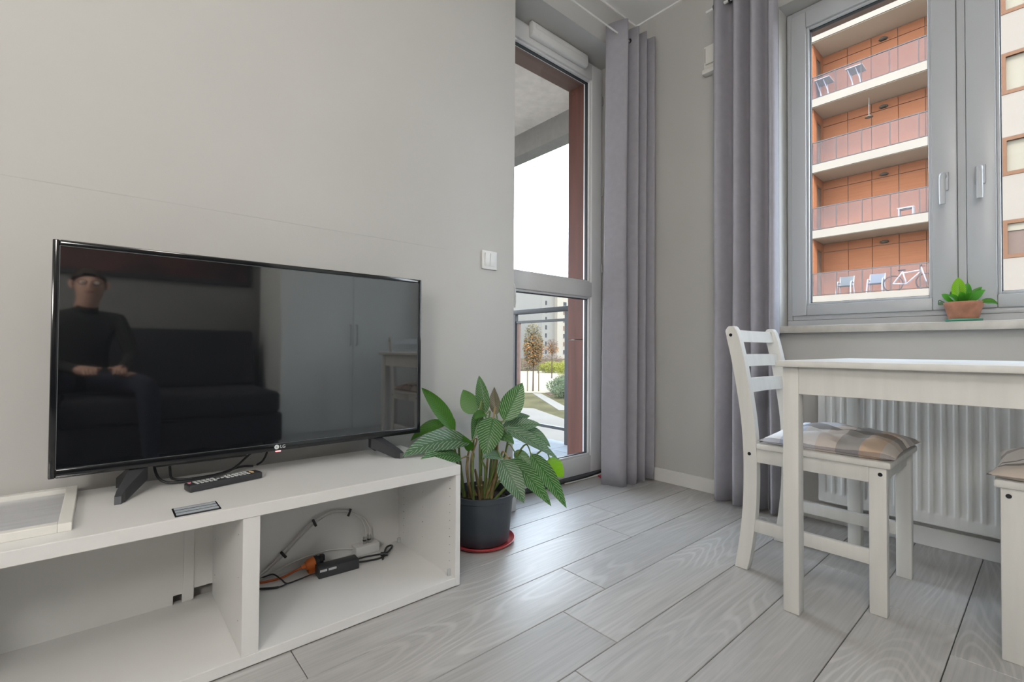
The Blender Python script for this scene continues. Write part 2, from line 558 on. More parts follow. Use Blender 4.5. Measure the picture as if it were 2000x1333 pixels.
# balcony door
d = thing('door_1', 'white glazed balcony door with a transom bar', 'door', (1.95, 1.93, 0), kind='structure')
rect_frame(MB(), 1, XD0, XD1, 0, ZD, 0.06, 0.035, 0.035, 0.028, 1.905, 1.985).obj('door_frame', M['upvc'], d, 40)
sx0, sx1, sz0, sz1 = 1.535, 2.385, 0.022, 2.550
gx0, gx1 = 1.635, 2.287
s = MB()
rect_frame(s, 1, sx0, sx1, sz0, sz1, gx0 - sx0, sx1 - gx1, sz1 - 2.457, 0.127 - sz0, 1.885, 1.955, 0.005)
s.box(gx0 - 0.01, gx1 + 0.01, 1.8855, 1.955, 1.101, 1.191, 0.005)
sash = s.obj('door_sash', M['upvc'], d, 40)
for z0, z1 in ((0.127, 1.101), (1.191, 2.457)):
    rect_frame(MB(), 1, gx0, gx1, z0, z1, 0.012, 0.012, 0.012, 0.012, 1.896, 1.93, 0.003).obj('glazing_bead', M['upvc'], sash, 40)
    rect_frame(MB(), 1, gx0 + 0.010, gx1 - 0.010, z0 + 0.010, z1 - 0.010, 0.006, 0.006, 0.006, 0.006, 1.910, 1.930, 0.0).obj('gasket', M['gasket'], sash)
    MB().box(gx0 + 0.008, gx1 - 0.008, 1.918, 1.922, z0 + 0.008, z1 - 0.008).obj('pane', M['glass'], sash)
for z in (0.35, 0.72, 1.29, 1.78, 2.36):
    MB().disc((2.392, 1.887, z - 0.02), (0, 0, 1), 0.006, 0.04, 10).disc((2.392, 1.887, z - 0.028), (0, 0, 1), 0.004, 0.056, 8).obj('hinge', M['metal'], d, 40)
h = MB().box(1.565, 1.597, 1.873, 1.886, 1.02, 1.17, 0.004).obj('handle_plate', M['whitep'], d, 40)
MB().tube(catmull([(1.581, 1.875, 1.115), (1.585, 1.84, 1.115), (1.591, 1.822, 1.10), (1.593, 1.818, 1.05), (1.591, 1.82, 0.99)], 5), 0.0095, 10).obj('lever', M['whitep'], h, 40)
MB().box(XD0 + 0.01, XD1, 1.8845, 1.9045, 0, 0.021, 0.002).obj('threshold', M['edge'], d)

# trickle ventilator on the door head
v = thing('trickle_ventilator', 'long white plastic trickle ventilator on the door head', 'vent', (2.0, 1.86, 2.5))
MB().prism([(1.8845, 2.490), (1.8845, 2.572), (1.862, 2.572), (1.850, 2.560), (1.846, 2.520), (1.852, 2.498), (1.862, 2.490)], 0, 1.745, 2.205, 0.004).obj('body', M['whitep'], v, 40)
for x in (1.765, 1.985):
    MB().box(x, x + 0.205, 1.8445, 1.849, 2.528, 2.551, 0.002).obj('flap', M['whitep'], v, 40)
MB().disc((2.206, 1.866, 2.53), (-1, 0, 0), 0.008, 0.004).obj('screw_cap', M['keyw'], v, 40)

# exterior reveal boards around the balcony door
struct(MB().box(2.338, 2.404, 1.987, YO - 0.002, 0.0, 0.838, 0.002).box(2.338, 2.404, 1.987, YO - 0.002, 0.842, 2.498, 0.002).obj('trim_4', M['wood_rev']), 'brown timber cladding board beside the balcony door')
struct(MB().box(XD0, 2.404, 1.987, YO - 0.002, 2.500, 2.572, 0.002).obj('trim_5', M['wood_top']), 'brown board over the balcony door')

# window
wn = thing('window_1', 'white two-sash window with brown outer lintel', 'window', (2.64, 0.24, 0.9), kind='structure')
FX = 2.60
rect_frame(MB(), 0, -0.408, WY1 - 0.004, 0.927, WZ1 - 0.003, 0.024, 0.024, 0.026, 0.024, FX + 0.012, FX + 0.085).obj('window_frame', M['upvc_backlit'], wn, 40)
MB().box(FX + 0.014, FX + 0.06, -0.408, WY1 - 0.004, 0.8945, 0.9265, 0.001).obj('sill_profile', M['upvc_backlit'], wn)
MB().box(FX + 0.010, FX + 0.075, 0.233, 0.257, 0.951, 2.453).obj('mullion', M['upvc_backlit'], wn)
for (a0, a1, g0, g1, hy) in ((0.259, 0.866, 0.336, 0.800, 0.297), (-0.384, 0.231, -0.317, 0.147, 0.190)):
    s = rect_frame(MB(), 0, a0, a1, 0.949, 2.453, g0 - a0, a1 - g1, 2.453 - 2.374, 1.0 - 0.949, FX, FX + 0.07, 0.005).obj('window_sash', M['upvc_backlit'], wn, 40)
    rect_frame(MB(), 0, g0, g1, 1.0, 2.374, 0.011, 0.011, 0.011, 0.011, FX + 0.011, FX + 0.045, 0.003).obj('glazing_bead', M['upvc_backlit'], s, 40)
    rect_frame(MB(), 0, g0 + 0.009, g1 - 0.009, 1.009, 2.365, 0.005, 0.005, 0.005, 0.005, FX + 0.024, FX + 0.044, 0.0).obj('gasket', M['gasket'], s)
    MB().box(FX + 0.032, FX + 0.036, g0 + 0.008, g1 - 0.008, 1.008, 2.366).obj('pane', M['glass'], s)
    ro = MB().box(FX - 0.012, FX, hy - 0.015, hy + 0.015, 1.435, 1.512, 0.005).obj('handle_plate', M['upvc_backlit'], s, 40)
    MB().tube(catmull([(FX - 0.01, hy, 1.490), (FX - 0.035, hy, 1.494), (FX - 0.050, hy, 1.480), (FX - 0.052, hy, 1.43), (FX - 0.050, hy, 1.372)], 5), [0.010] * 20 + [0.009], 10).obj('lever', M['upvc_backlit'], ro, 40)
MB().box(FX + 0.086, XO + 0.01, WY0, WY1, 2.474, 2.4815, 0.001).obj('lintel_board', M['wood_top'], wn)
sl = MB().box(2.463, FX + 0.011, WY0 - 0.06, WY1 + 0.004, 0.8605, 0.8940, 0.003)
struct(sl.obj('trim_6', M['sill'], None, 40), 'beige marble window sill')

# ------------------------------------------------------------------ unseen lamps behind the viewer, added as room fill
def emit_mat(name, col, s):
    m, n, l, b = new_mat(name)
    b.inputs['Base Color'].default_value = (0.8, 0.8, 0.8, 1)
    b.inputs['Emission Color'].default_value = col + (1,)
    b.inputs['Emission Strength'].default_value = s
    return m
def unseen_pendant(x, y, z, r, s, label):  # unseen lamp; hanging globe form is there to brighten the ceiling
    lamp = thing('unseen_pendant', label, 'lamp', (x, y, ZC))
    MB().lathe([(0, ZC), (0.06, ZC), (0.06, ZC - 0.012), (0.02, ZC - 0.03), (0, ZC - 0.03)], x, y, 32).obj('canopy', M['whitep'], lamp, 40)
    MB().tube([(x, y, ZC - 0.03), (x, y, z + r)], 0.004, 8).obj('cord', M['whitec'], lamp)
    MB().lathe([(0.03, z + r + 0.02), (0.035, z + r - 0.01), (0.03, z + r - 0.02)], x, y, 20).obj('cap', M['whitep'], lamp, 40)
    MB().lathe([(r * math.sin(math.pi * k / 20), z + r * math.cos(math.pi * k / 20)) for k in range(21)], x, y, 40).obj('globe', emit_mat('unseen_pendant_glow', (1.0, 0.95, 0.88), s), lamp, 80)
unseen_pendant(-0.2, -0.45, 2.25, 0.20, 16.0, 'unseen white globe pendant over the sofa, shaped to brighten the ceiling')

def added_fill_lamp(x, y, z, r, s, label):  # added out of view to brighten the television wall and bench inside
    lamp = thing('added_fill_lamp', label, 'lamp', (x, y, 0))
    MB().lathe([(0, 0), (0.14, 0), (0.14, 0.012), (0.02, 0.025), (0, 0.025)], x, y, 32).obj('base', M['whitep'], lamp, 40)
    MB().tube([(x, y, 0.02), (x, y, z - r)], 0.011, 10).obj('pole', M['whitep'], lamp, 60)
    MB().lathe([(r * math.sin(math.pi * k / 20), z + r * math.cos(math.pi * k / 20)) for k in range(21)], x, y, 40).obj('globe', emit_mat('added_fill_glow', (1.0, 0.96, 0.90), s), lamp, 80)
added_fill_lamp(-1.0, -0.30, 1.40, 0.20, 22.5, 'unseen white globe fill lamp added beside the sofa')

# ------------------------------------------------------------------ loggia outside the door
LX0, LX1, LY1 = -0.2, 2.95, 5.2
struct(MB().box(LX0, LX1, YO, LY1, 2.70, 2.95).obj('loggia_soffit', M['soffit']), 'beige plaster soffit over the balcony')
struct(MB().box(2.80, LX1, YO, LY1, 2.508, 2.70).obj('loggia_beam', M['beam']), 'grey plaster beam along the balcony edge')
lf = struct(MB().box(LX0, LX1, 1.987, LY1, -0.25, -0.012).obj('balcony_floor', M['sub']), 'pale tiled balcony floor')
tl = MB().box(-0.1485, 0.1485, -0.1485, 0.1485, -0.012, -0.002, 0.002, 1).mesh('tile')
tl.materials.append(M['btile'])
for i in range(9):
    for j in range(10):
        x, y = 2.95 - 0.15 - 0.3 * i, 1.99 + 0.15 + 0.3 * j
        if x < 0.3:
            continue
        o = link('tile', tl, None, lf, True)
        o.location = (x, y, 0)
struct(MB().box(LX0 - 0.2, LX0, YO, LY1, -0.25, 2.95).obj('loggia_wall', M['soffit']), 'plaster end wall of the balcony')

rail = thing('balcony_railing', 'dark grey steel balcony railing outside the door', 'railing', (2.88, 3.6, 0))
MB().box(2.855, 2.905, YO + 0.01, LY1, 1.090, 1.130, 0.003).obj('handrail', M['steelg'], rail, 40)
MB().box(2.868, 2.892, YO + 0.01, LY1, 1.008, 1.030, 0.002).obj('upper_bar', M['steelg'], rail)
MB().box(2.868, 2.892, YO + 0.01, LY1, 0.108, 0.132, 0.002).obj('lower_bar', M['steelg'], rail)
for y in (2.62, 3.27, 3.92, 4.57):
    MB().box(2.862, 2.898, y - 0.02, y + 0.02, -0.002, 1.092, 0.002).obj('post', M['steelg'], rail)
MB().box(2.874, 2.886, 3.20, 3.24, 0.132, 1.008, 0.001).obj('infill_bar', M['wood_top'], rail)

# ------------------------------------------------------------------ television bench
BX0, BX1, BY0, BY1, BZ = -0.340, 0.900, 1.290, 1.704, 0.395
DV = 0.2845
tb = thing('tv_bench', 'low white tv bench with two open compartments', 'tv bench', ((BX0 + BX1) / 2, 1.5, 0))
MB().box(BX0, BX1, BY0, BY1, BZ - 0.031, BZ, 0.0015).obj('top_panel', M['lacq'], tb)
MB().box(BX0 + 0.004, BX1 - 0.004, BY0 + 0.001, BY1, 0.004, 0.031, 0.0015).obj('bottom_panel', M['lacq'], tb)
MB().box(BX0 + 0.02, BX1 - 0.02, BY0 + 0.012, BY1 - 0.02, 0.0, 0.004).obj('glide', M['hole'], tb)
for a, b_ in ((BX0, BX0 + 0.018), (BX1 - 0.018, BX1)):
    MB().box(a, b_, BY0, BY1, 0.004, BZ - 0.031, 0.001).obj('side_panel', M['lacq'], tb)
MB().box(DV - 0.019, DV + 0.019, BY0 + 0.002, 1.684, 0.031, BZ - 0.031, 0.001).obj('divider', M['lacq'], tb)
bk = MB()
zt = BZ - 0.031
bk.box(BX0 + 0.018, 0.168, 1.684, 1.692, 0.031, zt)
bk.box(0.168, 0.190, 1.684, 1.692, 0.056, zt)
bk.box(0.190, 0.214, 1.684, 1.692, 0.031, zt)
bk.box(0.214, DV, 1.684, 1.692, 0.064, zt)
bk.box(DV, BX1 - 0.018, 1.684, 1.692, 0.031, zt)
bk.obj('back_panel', M['lacq_in'], tb)
MB().box(0.192, 0.218, 1.6805, 1.684, 0.034, zt, 0.001).obj('cable_trunking', M['lacq'], tb)
ph = MB()
for y in (1.325, 1.50, 1.640):
    for k in range(11):
        if y == 1.50 and k not in (1, 3, 5, 7):
            continue
        ph.disc((BX1 - 0.0178, y, 0.075 + 0.0265 * k), (-1, 0, 0), 0.0014 if k not in (3, 9) else 0.0022, 0.0003, 8)
o = ph.obj('pin_holes', M['hole'], tb)
o['kind'] = 'stuff'
ph = MB()
for y in (1.335, 1.645):
    for k in (1, 5, 9):
        ph.disc((DV - 0.0192, y, 0.075 + 0.0265 * k), (-1, 0, 0), 0.0014, 0.0003, 8)
o = ph.obj('pin_holes', M['hole'], tb)
o['kind'] = 'stuff'
for y, z in ((1.318, 0.046), (1.665, 0.043)):
    MB().box(BX1 - 0.030, BX1 - 0.0182, y - 0.004, y + 0.004, 0.0312, z + 0.006, 0.001).obj('bracket', M['keyw'], tb)

# ------------------------------------------------------------------ television
def tv_screen_mat():
    m, n, l, b = new_mat('tv_screen')
    tc = n.new('ShaderNodeTexCoord')
    nz = n.new('ShaderNodeTexNoise'); nz.inputs['Scale'].default_value = 3
    rp = n.new('ShaderNodeValToRGB')
    rp.color_ramp.elements[0].color = (0.006, 0.007, 0.009, 1)
    rp.color_ramp.elements[1].color = (0.009, 0.010, 0.012, 1)
    l.new(tc.outputs['Object'], nz.inputs['Vector']); l.new(nz.outputs['Fac'], rp.inputs[0]); l.new(rp.outputs[0], b.inputs['Base Color'])
    b.inputs['Roughness'].default_value = 0.035
    b.inputs['IOR'].default_value = 2.3
    return m
TY = 1.560
TX0, TX1, TZ0, TZ1 = -0.0905, 0.9045, 0.4635, 1.0345
tv = thing('television', 'large flat black television on two splayed feet on the tv bench', 'television', (0.41, 1.59, BZ))
cab = rect_frame(MB(), 1, TX0, TX1, TZ0, TZ1, 0.0125, 0.0125, 0.0135, 0.021, TY, TY + 0.02, 0.0025).obj('bezel', M['black'], tv, 40)
MB().box(TX0 + 0.0115, TX1 - 0.0115, TY + 0.0035, TY + 0.012, TZ0 + 0.020, TZ1 - 0.0125).obj('screen', tv_screen_mat(), tv)
rect_frame(MB(), 1, TX0 + 0.0125, TX1 - 0.0125, TZ0 + 0.021, TZ1 - 0.0135, 0.0011, 0.0011, 0.0011, 0.0011, TY + 0.0015, TY + 0.004, 0.0).obj('inner_rim', M['edge'], cab)
MB().box(TX0 + 0.002, TX1 - 0.002, TY + 0.018, TY + 0.032, TZ0 + 0.001, TZ1 - 0.002, 0.003).obj('rear_cover', M['blackm'], tv, 40)
MB().prism([(TY + 0.032, 0.49), (TY + 0.075, 0.51), (TY + 0.075, 0.74), (TY + 0.032, 0.80)], 0, 0.06, 0.76, 0.006).obj('rear_housing', M['blackm'], tv, 40)
MB().box(0.115, 0.33, TY + 0.010, TY + 0.060, TZ0 - 0.0065, TZ0 + 0.004, 0.002).obj('speaker_strip', M['blackm'], tv)
for sx, x0, xt in ((-1, 0.080, 0.036), (1, 0.735, 0.796)):
    ft = MB()
    def sec(cx, cy, zb, zt_, wd):
        return [ft.bm.verts.new(p) for p in ((cx - wd, cy, zb), (cx + wd, cy, zb), (cx + wd, cy, zt_), (cx - wd, cy, zt_))]
    secs = [sec(xt, 1.497, BZ, BZ + 0.020, 0.0065), sec(xt * 0.85 + x0 * 0.15, 1.513, BZ, BZ + 0.031, 0.0085), sec(x0, TY + 0.012, BZ + 0.034, TZ0 + 0.003, 0.018), sec(x0, TY + 0.034, BZ + 0.034, TZ0 + 0.003, 0.018), sec(xt * 0.8 + x0 * 0.2, TY + 0.112, BZ, BZ + 0.028, 0.0085), sec(xt * 0.85 + x0 * 0.15, TY + 0.13, BZ, BZ + 0.018, 0.0065)]
    for a, b_ in zip(secs[:-1], secs[1:]):
        for k in range(4):
            ft.bm.faces.new((a[k], a[(k + 1) % 4], b_[(k + 1) % 4], b_[k]))
    ft.bm.faces.new(secs[0][::-1]); ft.bm.faces.new(secs[-1])
    fo = ft.obj('foot', M['dgrey'], tv)
    MB().box(xt - 0.0066, xt + 0.0066, 1.4955, 1.4972, BZ + 0.001, BZ + 0.019).obj('foot_tip', M['edge'], fo)
# logo: disc and letters on the lower bezel
def text_mesh(name, body, size, mat_, loc, rot, parent, extrude=0.0004):
    cu = bpy.data.curves.new(name, 'FONT')
    cu.body = body
    cu.size = size
    cu.extrude = extrude
    cu.align_x = 'LEFT'
    tmp = bpy.data.objects.new('tmp', cu)
    COL.objects.link(tmp)
    dg = bpy.context.evaluated_depsgraph_get()
    me = bpy.data.meshes.new_from_object(tmp.evaluated_get(dg))
    bpy.data.objects.remove(tmp)
    me.transform(Matrix.Translation(loc) @ rot.to_4x4())
    me.materials.clear()
    return link(name, me, mat_, parent)
logo_m = mat('logo_silver', (0.62, 0.68, 0.68), 0.4, var=0.0)
LGX = 0.4085
lg = MB().disc((LGX, TY - 0.0002, TZ0 + 0.0118), (0, -1, 0), 0.0068, 0.0006, 24).obj('logo_disc', logo_m, cab)
lm = mat('logo_mark', (0.30, 0.12, 0.14), 0.5)
MB().box(LGX - 0.0008, LGX + 0.0004, TY - 0.0012, TY - 0.0008, TZ0 + 0.0090, TZ0 + 0.0148).box(LGX - 0.0008, LGX + 0.0022, TY - 0.0012, TY - 0.0008, TZ0 + 0.0090, TZ0 + 0.0100).obj('logo_line', lm, lg)
text_mesh('logo_letters', 'LG', 0.0128, logo_m, Vector((LGX + 0.0095, TY - 0.0006, TZ0 + 0.0078)), Matrix.Rotation(math.pi / 2, 3, 'X'), cab)
led = emit_mat('standby_led', (1.0, 0.15, 0.18), 0.9)
MB().box(LGX - 0.003, LGX + 0.012, TY - 0.0005, TY + 0.006, TZ0 - 0.0035, TZ0 + 0.0005, 0.001).obj('standby_light', led, cab)

# cables behind and under the television
tc_ = thing('tv_cables', 'black cables looping under the television screen', 'cable', (0.25, 1.65, BZ))
zc = BZ + 0.006
MB().tube(catmull([(0.115, 1.635, 0.50), (0.117, 1.63, 0.44), (0.135, 1.62, BZ + 0.012), (0.175, 1.61, zc), (0.23, 1.615, zc), (0.30, 1.63, BZ + 0.014), (0.36, 1.65, 0.45), (0.40, 1.655, 0.47)], 6), 0.0034, 8).obj('cable', M['blackm'], tc_, 60)
MB().tube(catmull([(0.150, 1.64, 0.50), (0.152, 1.64, 0.43), (0.160, 1.64, BZ + 0.010), (0.20, 1.63, zc), (0.27, 1.64, zc), (0.33, 1.665, BZ + 0.012), (0.37, 1.68, zc)], 6), 0.0034, 8).obj('cable', M['blackm'], tc_, 60)
MB().tube(catmull([(0.410, 1.655, 0.48), (0.405, 1.66, 0.44), (0.396, 1.67, BZ + 0.02), (0.385, 1.69, zc)], 6), 0.0034, 8).obj('cable', M['blackm'], tc_, 60)

# ------------------------------------------------------------------ remote control
rc = thing('remote_control', 'slim dark grey remote control with pale keys on the tv bench', 'remote control', (0.268, 1.532, BZ), math.radians(12))
MB().box(-0.093, 0.093, -0.0225, 0.0225, 0.0006, 0.019, 0.004, 3).obj('body', M['dgrey'], rc, 40, True)
ks = MB()
for i in range(13):
    for j in range(3):
        if i in (5, 6) and j != 1:
            continue
        x = -0.072 + i * 0.0108
        ks.box(x - 0.0035, x + 0.0035, (j - 1) * 0.0125 - 0.0042, (j - 1) * 0.0125 + 0.0042, 0.0185, 0.0208, 0.0008, 1)
o = ks.obj('keys', M['keyw'], rc, None, True)
o['kind'] = 'stuff'
MB().disc((-0.084, 0.010, 0.0185), (0, 0, 1), 0.0042, 0.0025).obj('power_key', mat('pink_key', (0.75, 0.25, 0.33), 0.5), rc, 40, True)
MB().box(0.068, 0.074, -0.010, 0.012, 0.0185, 0.0212, 0.0008, 1).obj('yellow_key', mat('yellow_key', (0.70, 0.52, 0.25), 0.5), rc, None, True)

# ------------------------------------------------------------------ striped vent plate in the bench top
sp_ = thing('striped_plate', 'small flat plate of black and silver stripes on the tv bench', 'plate', (0.177, 1.336, BZ))
MB().box(0.131, 0.2215, 1.302, 1.371, BZ, BZ + 0.002, 0.0005, 1).obj('base', M['black'], sp_)
for k in range(3):
    y = 1.3085 + k * 0.0215
    MB().box(0.1345, 0.218, y, y + 0.0135, BZ + 0.0018, BZ + 0.0034, 0.0005, 1).obj('stripe', M['stripe'], sp_)

# ------------------------------------------------------------------ picture frame lying flat
pf = thing('picture_frame', 'cream white picture frame lying flat on the tv bench end', 'picture frame', (-0.20, 1.51, BZ))
fx1, fx0, fy0, fy1, fz = -0.040, -0.318, 1.348, 1.694, BZ + 0.018
fr_ = MB()
bw = 0.022
for (a, b_, c, d_) in ((fx1 - bw, fx1, fy0, fy1), (fx0, fx0 + bw, fy0, fy1), (fx0 + bw, fx1 - bw, fy0, fy0 + bw), (fx0 + bw, fx1 - bw, fy1 - bw, fy1)):
    fr_.box(a, b_, c, d_, BZ, fz, 0.0015)
fr_.obj('frame', M['frame'], pf)
MB().box(fx0 + 0.01, fx1 - 0.01, fy0 + 0.01, fy1 - 0.01, BZ + 0.001, BZ + 0.006).obj('print', mat('pale_streaked_print', (0.60, 0.605, 0.65), 0.35, var=0.12, scale=5, stretch=(1.2, 14, 1)), pf)
MB().box(fx0 + bw - 0.002, fx1 - bw + 0.002, fy0 + bw - 0.002, fy1 - bw + 0.002, BZ + 0.0065, BZ + 0.0082).obj('glazing', M['glass'], pf)

# ------------------------------------------------------------------ things inside the right compartment
z0 = 0.031
sk = thing('antenna_socket', 'white aerial wall socket with metal plugs inside the tv bench', 'socket', (0.745, 1.66, z0))
MB().box(0.696, 0.786, 1.640, 1.6835, z0, z0 + 0.034, 0.004).obj('box', M['whitep'], sk, 40)
for x, h_ in ((0.735, 0.026), (0.752, 0.032)):
    pl_ = MB().disc((x, 1.658, z0 + 0.033), (0, 0, 1), 0.0058, h_, 12).obj('plug', M['metal'], sk, 40)
    MB().disc((x, 1.658, z0 + 0.045), (0, 0, 1), 0.0065, 0.005, 12).obj('plug_ring', M['blackm'], pl_, 40)
cx = thing('aerial_cable', 'pair of white aerial cables tied in an arc inside the tv bench', 'cable', (0.55, 1.668, z0))
arc = [(0.385, 1.676, z0 + 0.014), (0.42, 1.674, 0.068), (0.458, 1.673, 0.100), (0.505, 1.672, 0.145), (0.557, 1.672, 0.184), (0.62, 1.672, 0.205), (0.68, 1.671, 0.190), (0.722, 1.667, 0.160), (0.739, 1.661, 0.115), (0.736, 1.658, z0 + 0.055)]
arc2 = [(0.392, 1.676, z0 + 0.010), (0.43, 1.674, 0.064), (0.468, 1.673, 0.096), (0.513, 1.672, 0.137), (0.562, 1.672, 0.174), (0.62, 1.672, 0.194), (0.684, 1.671, 0.183), (0.735, 1.667, 0.155), (0.755, 1.661, 0.115), (0.752, 1.658, z0 + 0.060)]
MB().tube(catmull(arc, 6), 0.0030, 8).obj('cable', M['whitec'], cx, 60)
MB().tube(catmull(arc2, 6), 0.0030, 8).obj('cable', M['whitec'], cx, 60)
for (x, z, a) in ((0.462, 0.098, 2.2), (0.560, 0.179, 2.0), (0.682, 0.187, 1.2)):
    dx, dz = math.cos(a), math.sin(a)
    MB().tube([(x - dx * 0.013, 1.6695, z - dz * 0.013), (x + dx * 0.013, 1.6695, z + dz * 0.013)], 0.0045, 8).obj('cable_tie', M['blackm'], cx, 60)
o = tag(MB().tube(catmull([(0.388, 1.67, z0 + 0.006), (0.45, 1.673, 0.052), (0.52, 1.675, 0.066), (0.60, 1.675, 0.070), (0.66, 1.672, 0.062), (0.695, 1.665, 0.055)], 6), 0.0026, 8).obj('telephone_cord', M['whitec'], None, 60), 'single thin white cord behind the orange plug in the tv bench', 'cord')

ad = thing('power_adapter', 'black laptop style power adapter brick inside the tv bench', 'adapter', (0.607, 1.580, z0), math.radians(-4))
MB().box(-0.066, 0.066, -0.022, 0.024, 0.0005, 0.034, 0.003).obj('body', M['dgrey'], ad, 40, True)
MB().box(-0.062, -0.040, -0.0226, -0.021, 0.022, 0.029).box(-0.035, -0.010, -0.0226, -0.021, 0.022, 0.029).obj('rating_label', M['keyw'], ad, None, True)
MB().tube(catmull([(0.064, 0.012, 0.018), (0.10, 0.020, 0.016), (0.14, 0.022, 0.012), (0.172, 0.030, 0.006)], 5), 0.0032, 8).obj('cord', M['blackm'], ad, 60, True)
MB().tube(catmull([(0.064, -0.006, 0.016), (0.10, -0.002, 0.010), (0.145, 0.004, 0.005), (0.168, 0.012, 0.006), (0.205, 0.045, 0.010), (0.222, 0.072, 0.008), (0.212, 0.080, 0.007), (0.196, 0.066, 0.008), (0.172, 0.024, 0.010), (0.152, -0.012, 0.006)], 6), 0.0034, 8).obj('cord', M['blackm'], ad, 60, True)
MB().tube([(0.158, 0.022, 0.010), (0.180, 0.010, 0.010)], 0.007, 10).obj('cord_tie', M['blackm'], ad, 60, True)
MB().tube(catmull([(-0.066, 0.0, 0.014), (-0.09, 0.004, 0.011), (-0.12, 0.006, 0.006), (-0.155, 0.004, 0.005), (-0.168, 0.022, 0.014), (-0.185, 0.055, 0.022), (-0.21, 0.075, 0.012), (-0.232, 0.088, 0.005)], 6), 0.0022, 8).obj('cord', M['blackm'], ad, 60, True)
MB().tube(catmull([(-0.155, 0.0, 0.006), (-0.175, -0.006, 0.005), (-0.20, 0.0, 0.005), (-0.232, 0.018, 0.005), (-0.25, 0.03, 0.006)], 6), [0.0022] * 8 + [0.0034] * 17, 8).obj('cord', M['blackm'], ad, 60, True)

ex = thing('extension_plug', 'orange extension lead socket with a black plug inside the tv bench', 'plug', (0.552, 1.640, z0))
MB().tube([(0.507, 1.632, 0.056), (0.520, 1.633, 0.057), (0.5205, 1.633, 0.057), (0.530, 1.633, 0.058), (0.548, 1.634, 0.060)], [0.006, 0.008, 0.012, 0.019, 0.021], 14).obj('socket_body', M['orange'], ex, 40)
MB().box(0.528, 0.548, 1.620, 1.647, 0.0315, 0.055, 0.003).obj('earth_lug', M['orange'], ex, 40)
MB().tube([(0.548, 1.634, 0.060), (0.560, 1.634, 0.061), (0.5605, 1.634, 0.061), (0.574, 1.635, 0.062)], [0.020, 0.020, 0.017, 0.015], 14).obj('plug', M['blackm'], ex, 40)
MB().box(0.568, 0.582, 1.626, 1.643, 0.060, 0.079, 0.002).obj('plug_lug', M['blackm'], ex, 40)
MB().tube(catmull([(0.510, 1.632, 0.056), (0.485, 1.633, 0.050), (0.45, 1.640, 0.038), (0.41, 1.650, z0 + 0.004), (0.375, 1.66, z0 + 0.004), (0.345, 1.665, z0 + 0.004)], 6), 0.0036, 8).obj('orange_lead', M['orangec'], ex, 60)

# ------------------------------------------------------------------ light switch
sw = thing('light_switch', 'white double rocker light switch on the wall above the plant', 'switch', (1.349, 1.715, 1.187))
MB().box(1.306, 1.392, Y1 - 0.010, Y1, 1.144, 1.230, 0.003).obj('plate', M['whitep'], sw, 40)
for x in (1.3195, 1.350):
    MB().prism([(Y1 - 0.0095, 1.158), (Y1 - 0.0095, 1.218), (Y1 - 0.016, 1.218), (Y1 - 0.0115, 1.158)], 0, x, x + 0.0285, 0.001).obj('rocker', M['whitep'], sw, 40)

# ------------------------------------------------------------------ cable along the door threshold
cb = thing('floor_cable', 'thin cables lying on the floor along the balcony door', 'cable', (2.2, 1.868, 0))
MB().tube(catmull([(1.66, 1.872, 0.006), (1.80, 1.866, 0.005), (1.95, 1.870, 0.005), (2.10, 1.866, 0.005), (2.25, 1.868, 0.008), (2.36, 1.862, 0.022), (2.395, 1.855, 0.05)], 6), 0.0042, 8).obj('cable', M['blackm'], cb, 60)
MB().tube(catmull([(2.02, 1.856, 0.005), (2.15, 1.850, 0.005), (2.27, 1.852, 0.005), (2.36, 1.848, 0.014), (2.395, 1.846, 0.04)], 6), 0.0040, 8).obj('cable', M['whitec'], cb, 60)
tag(MB().prism([(2.285, 1.800), (2.36, 1.795), (2.385, 1.835), (2.30, 1.842)], 2, 0.0, 0.010, 0.002).obj('red_cloth', M['redb'], None, 40), 'small red pad on the floor at the curtain bottom', 'pad')

# ------------------------------------------------------------------ table
tx0, tx1, ty0, ty1 = 1.530, 2.292, -0.125, 0.556
tb2 = thing('dining_table', 'small white painted dining table by the window', 'table', (1.91, 0.22, 0))
MB().box(tx0, tx1, ty0, ty1, 0.7305, 0.7485, 0.003).obj('table_top', M['paintw'], tb2, 40)
lg_ = 0.043
for x in (1.556, tx1 - 0.026 - lg_):
    for y in (ty0 + 0.012, 0.501):
        MB().box(x, x + lg_, y, y + lg_, 0.0, 0.7305, 0.003).obj('leg', M['paintw'], tb2, 40)
for x in (1.560, tx1 - 0.050):
    MB().box(x, x + 0.020, ty0 + 0.055, 0.501, 0.650, 0.7305, 0.001).obj('apron', M['paintw'], tb2)
for y in (ty0 + 0.016, 0.520):
    MB().box(1.599, tx1 - 0.069, y, y + 0.020, 0.650, 0.7305, 0.001).obj('apron', M['paintw'], tb2)

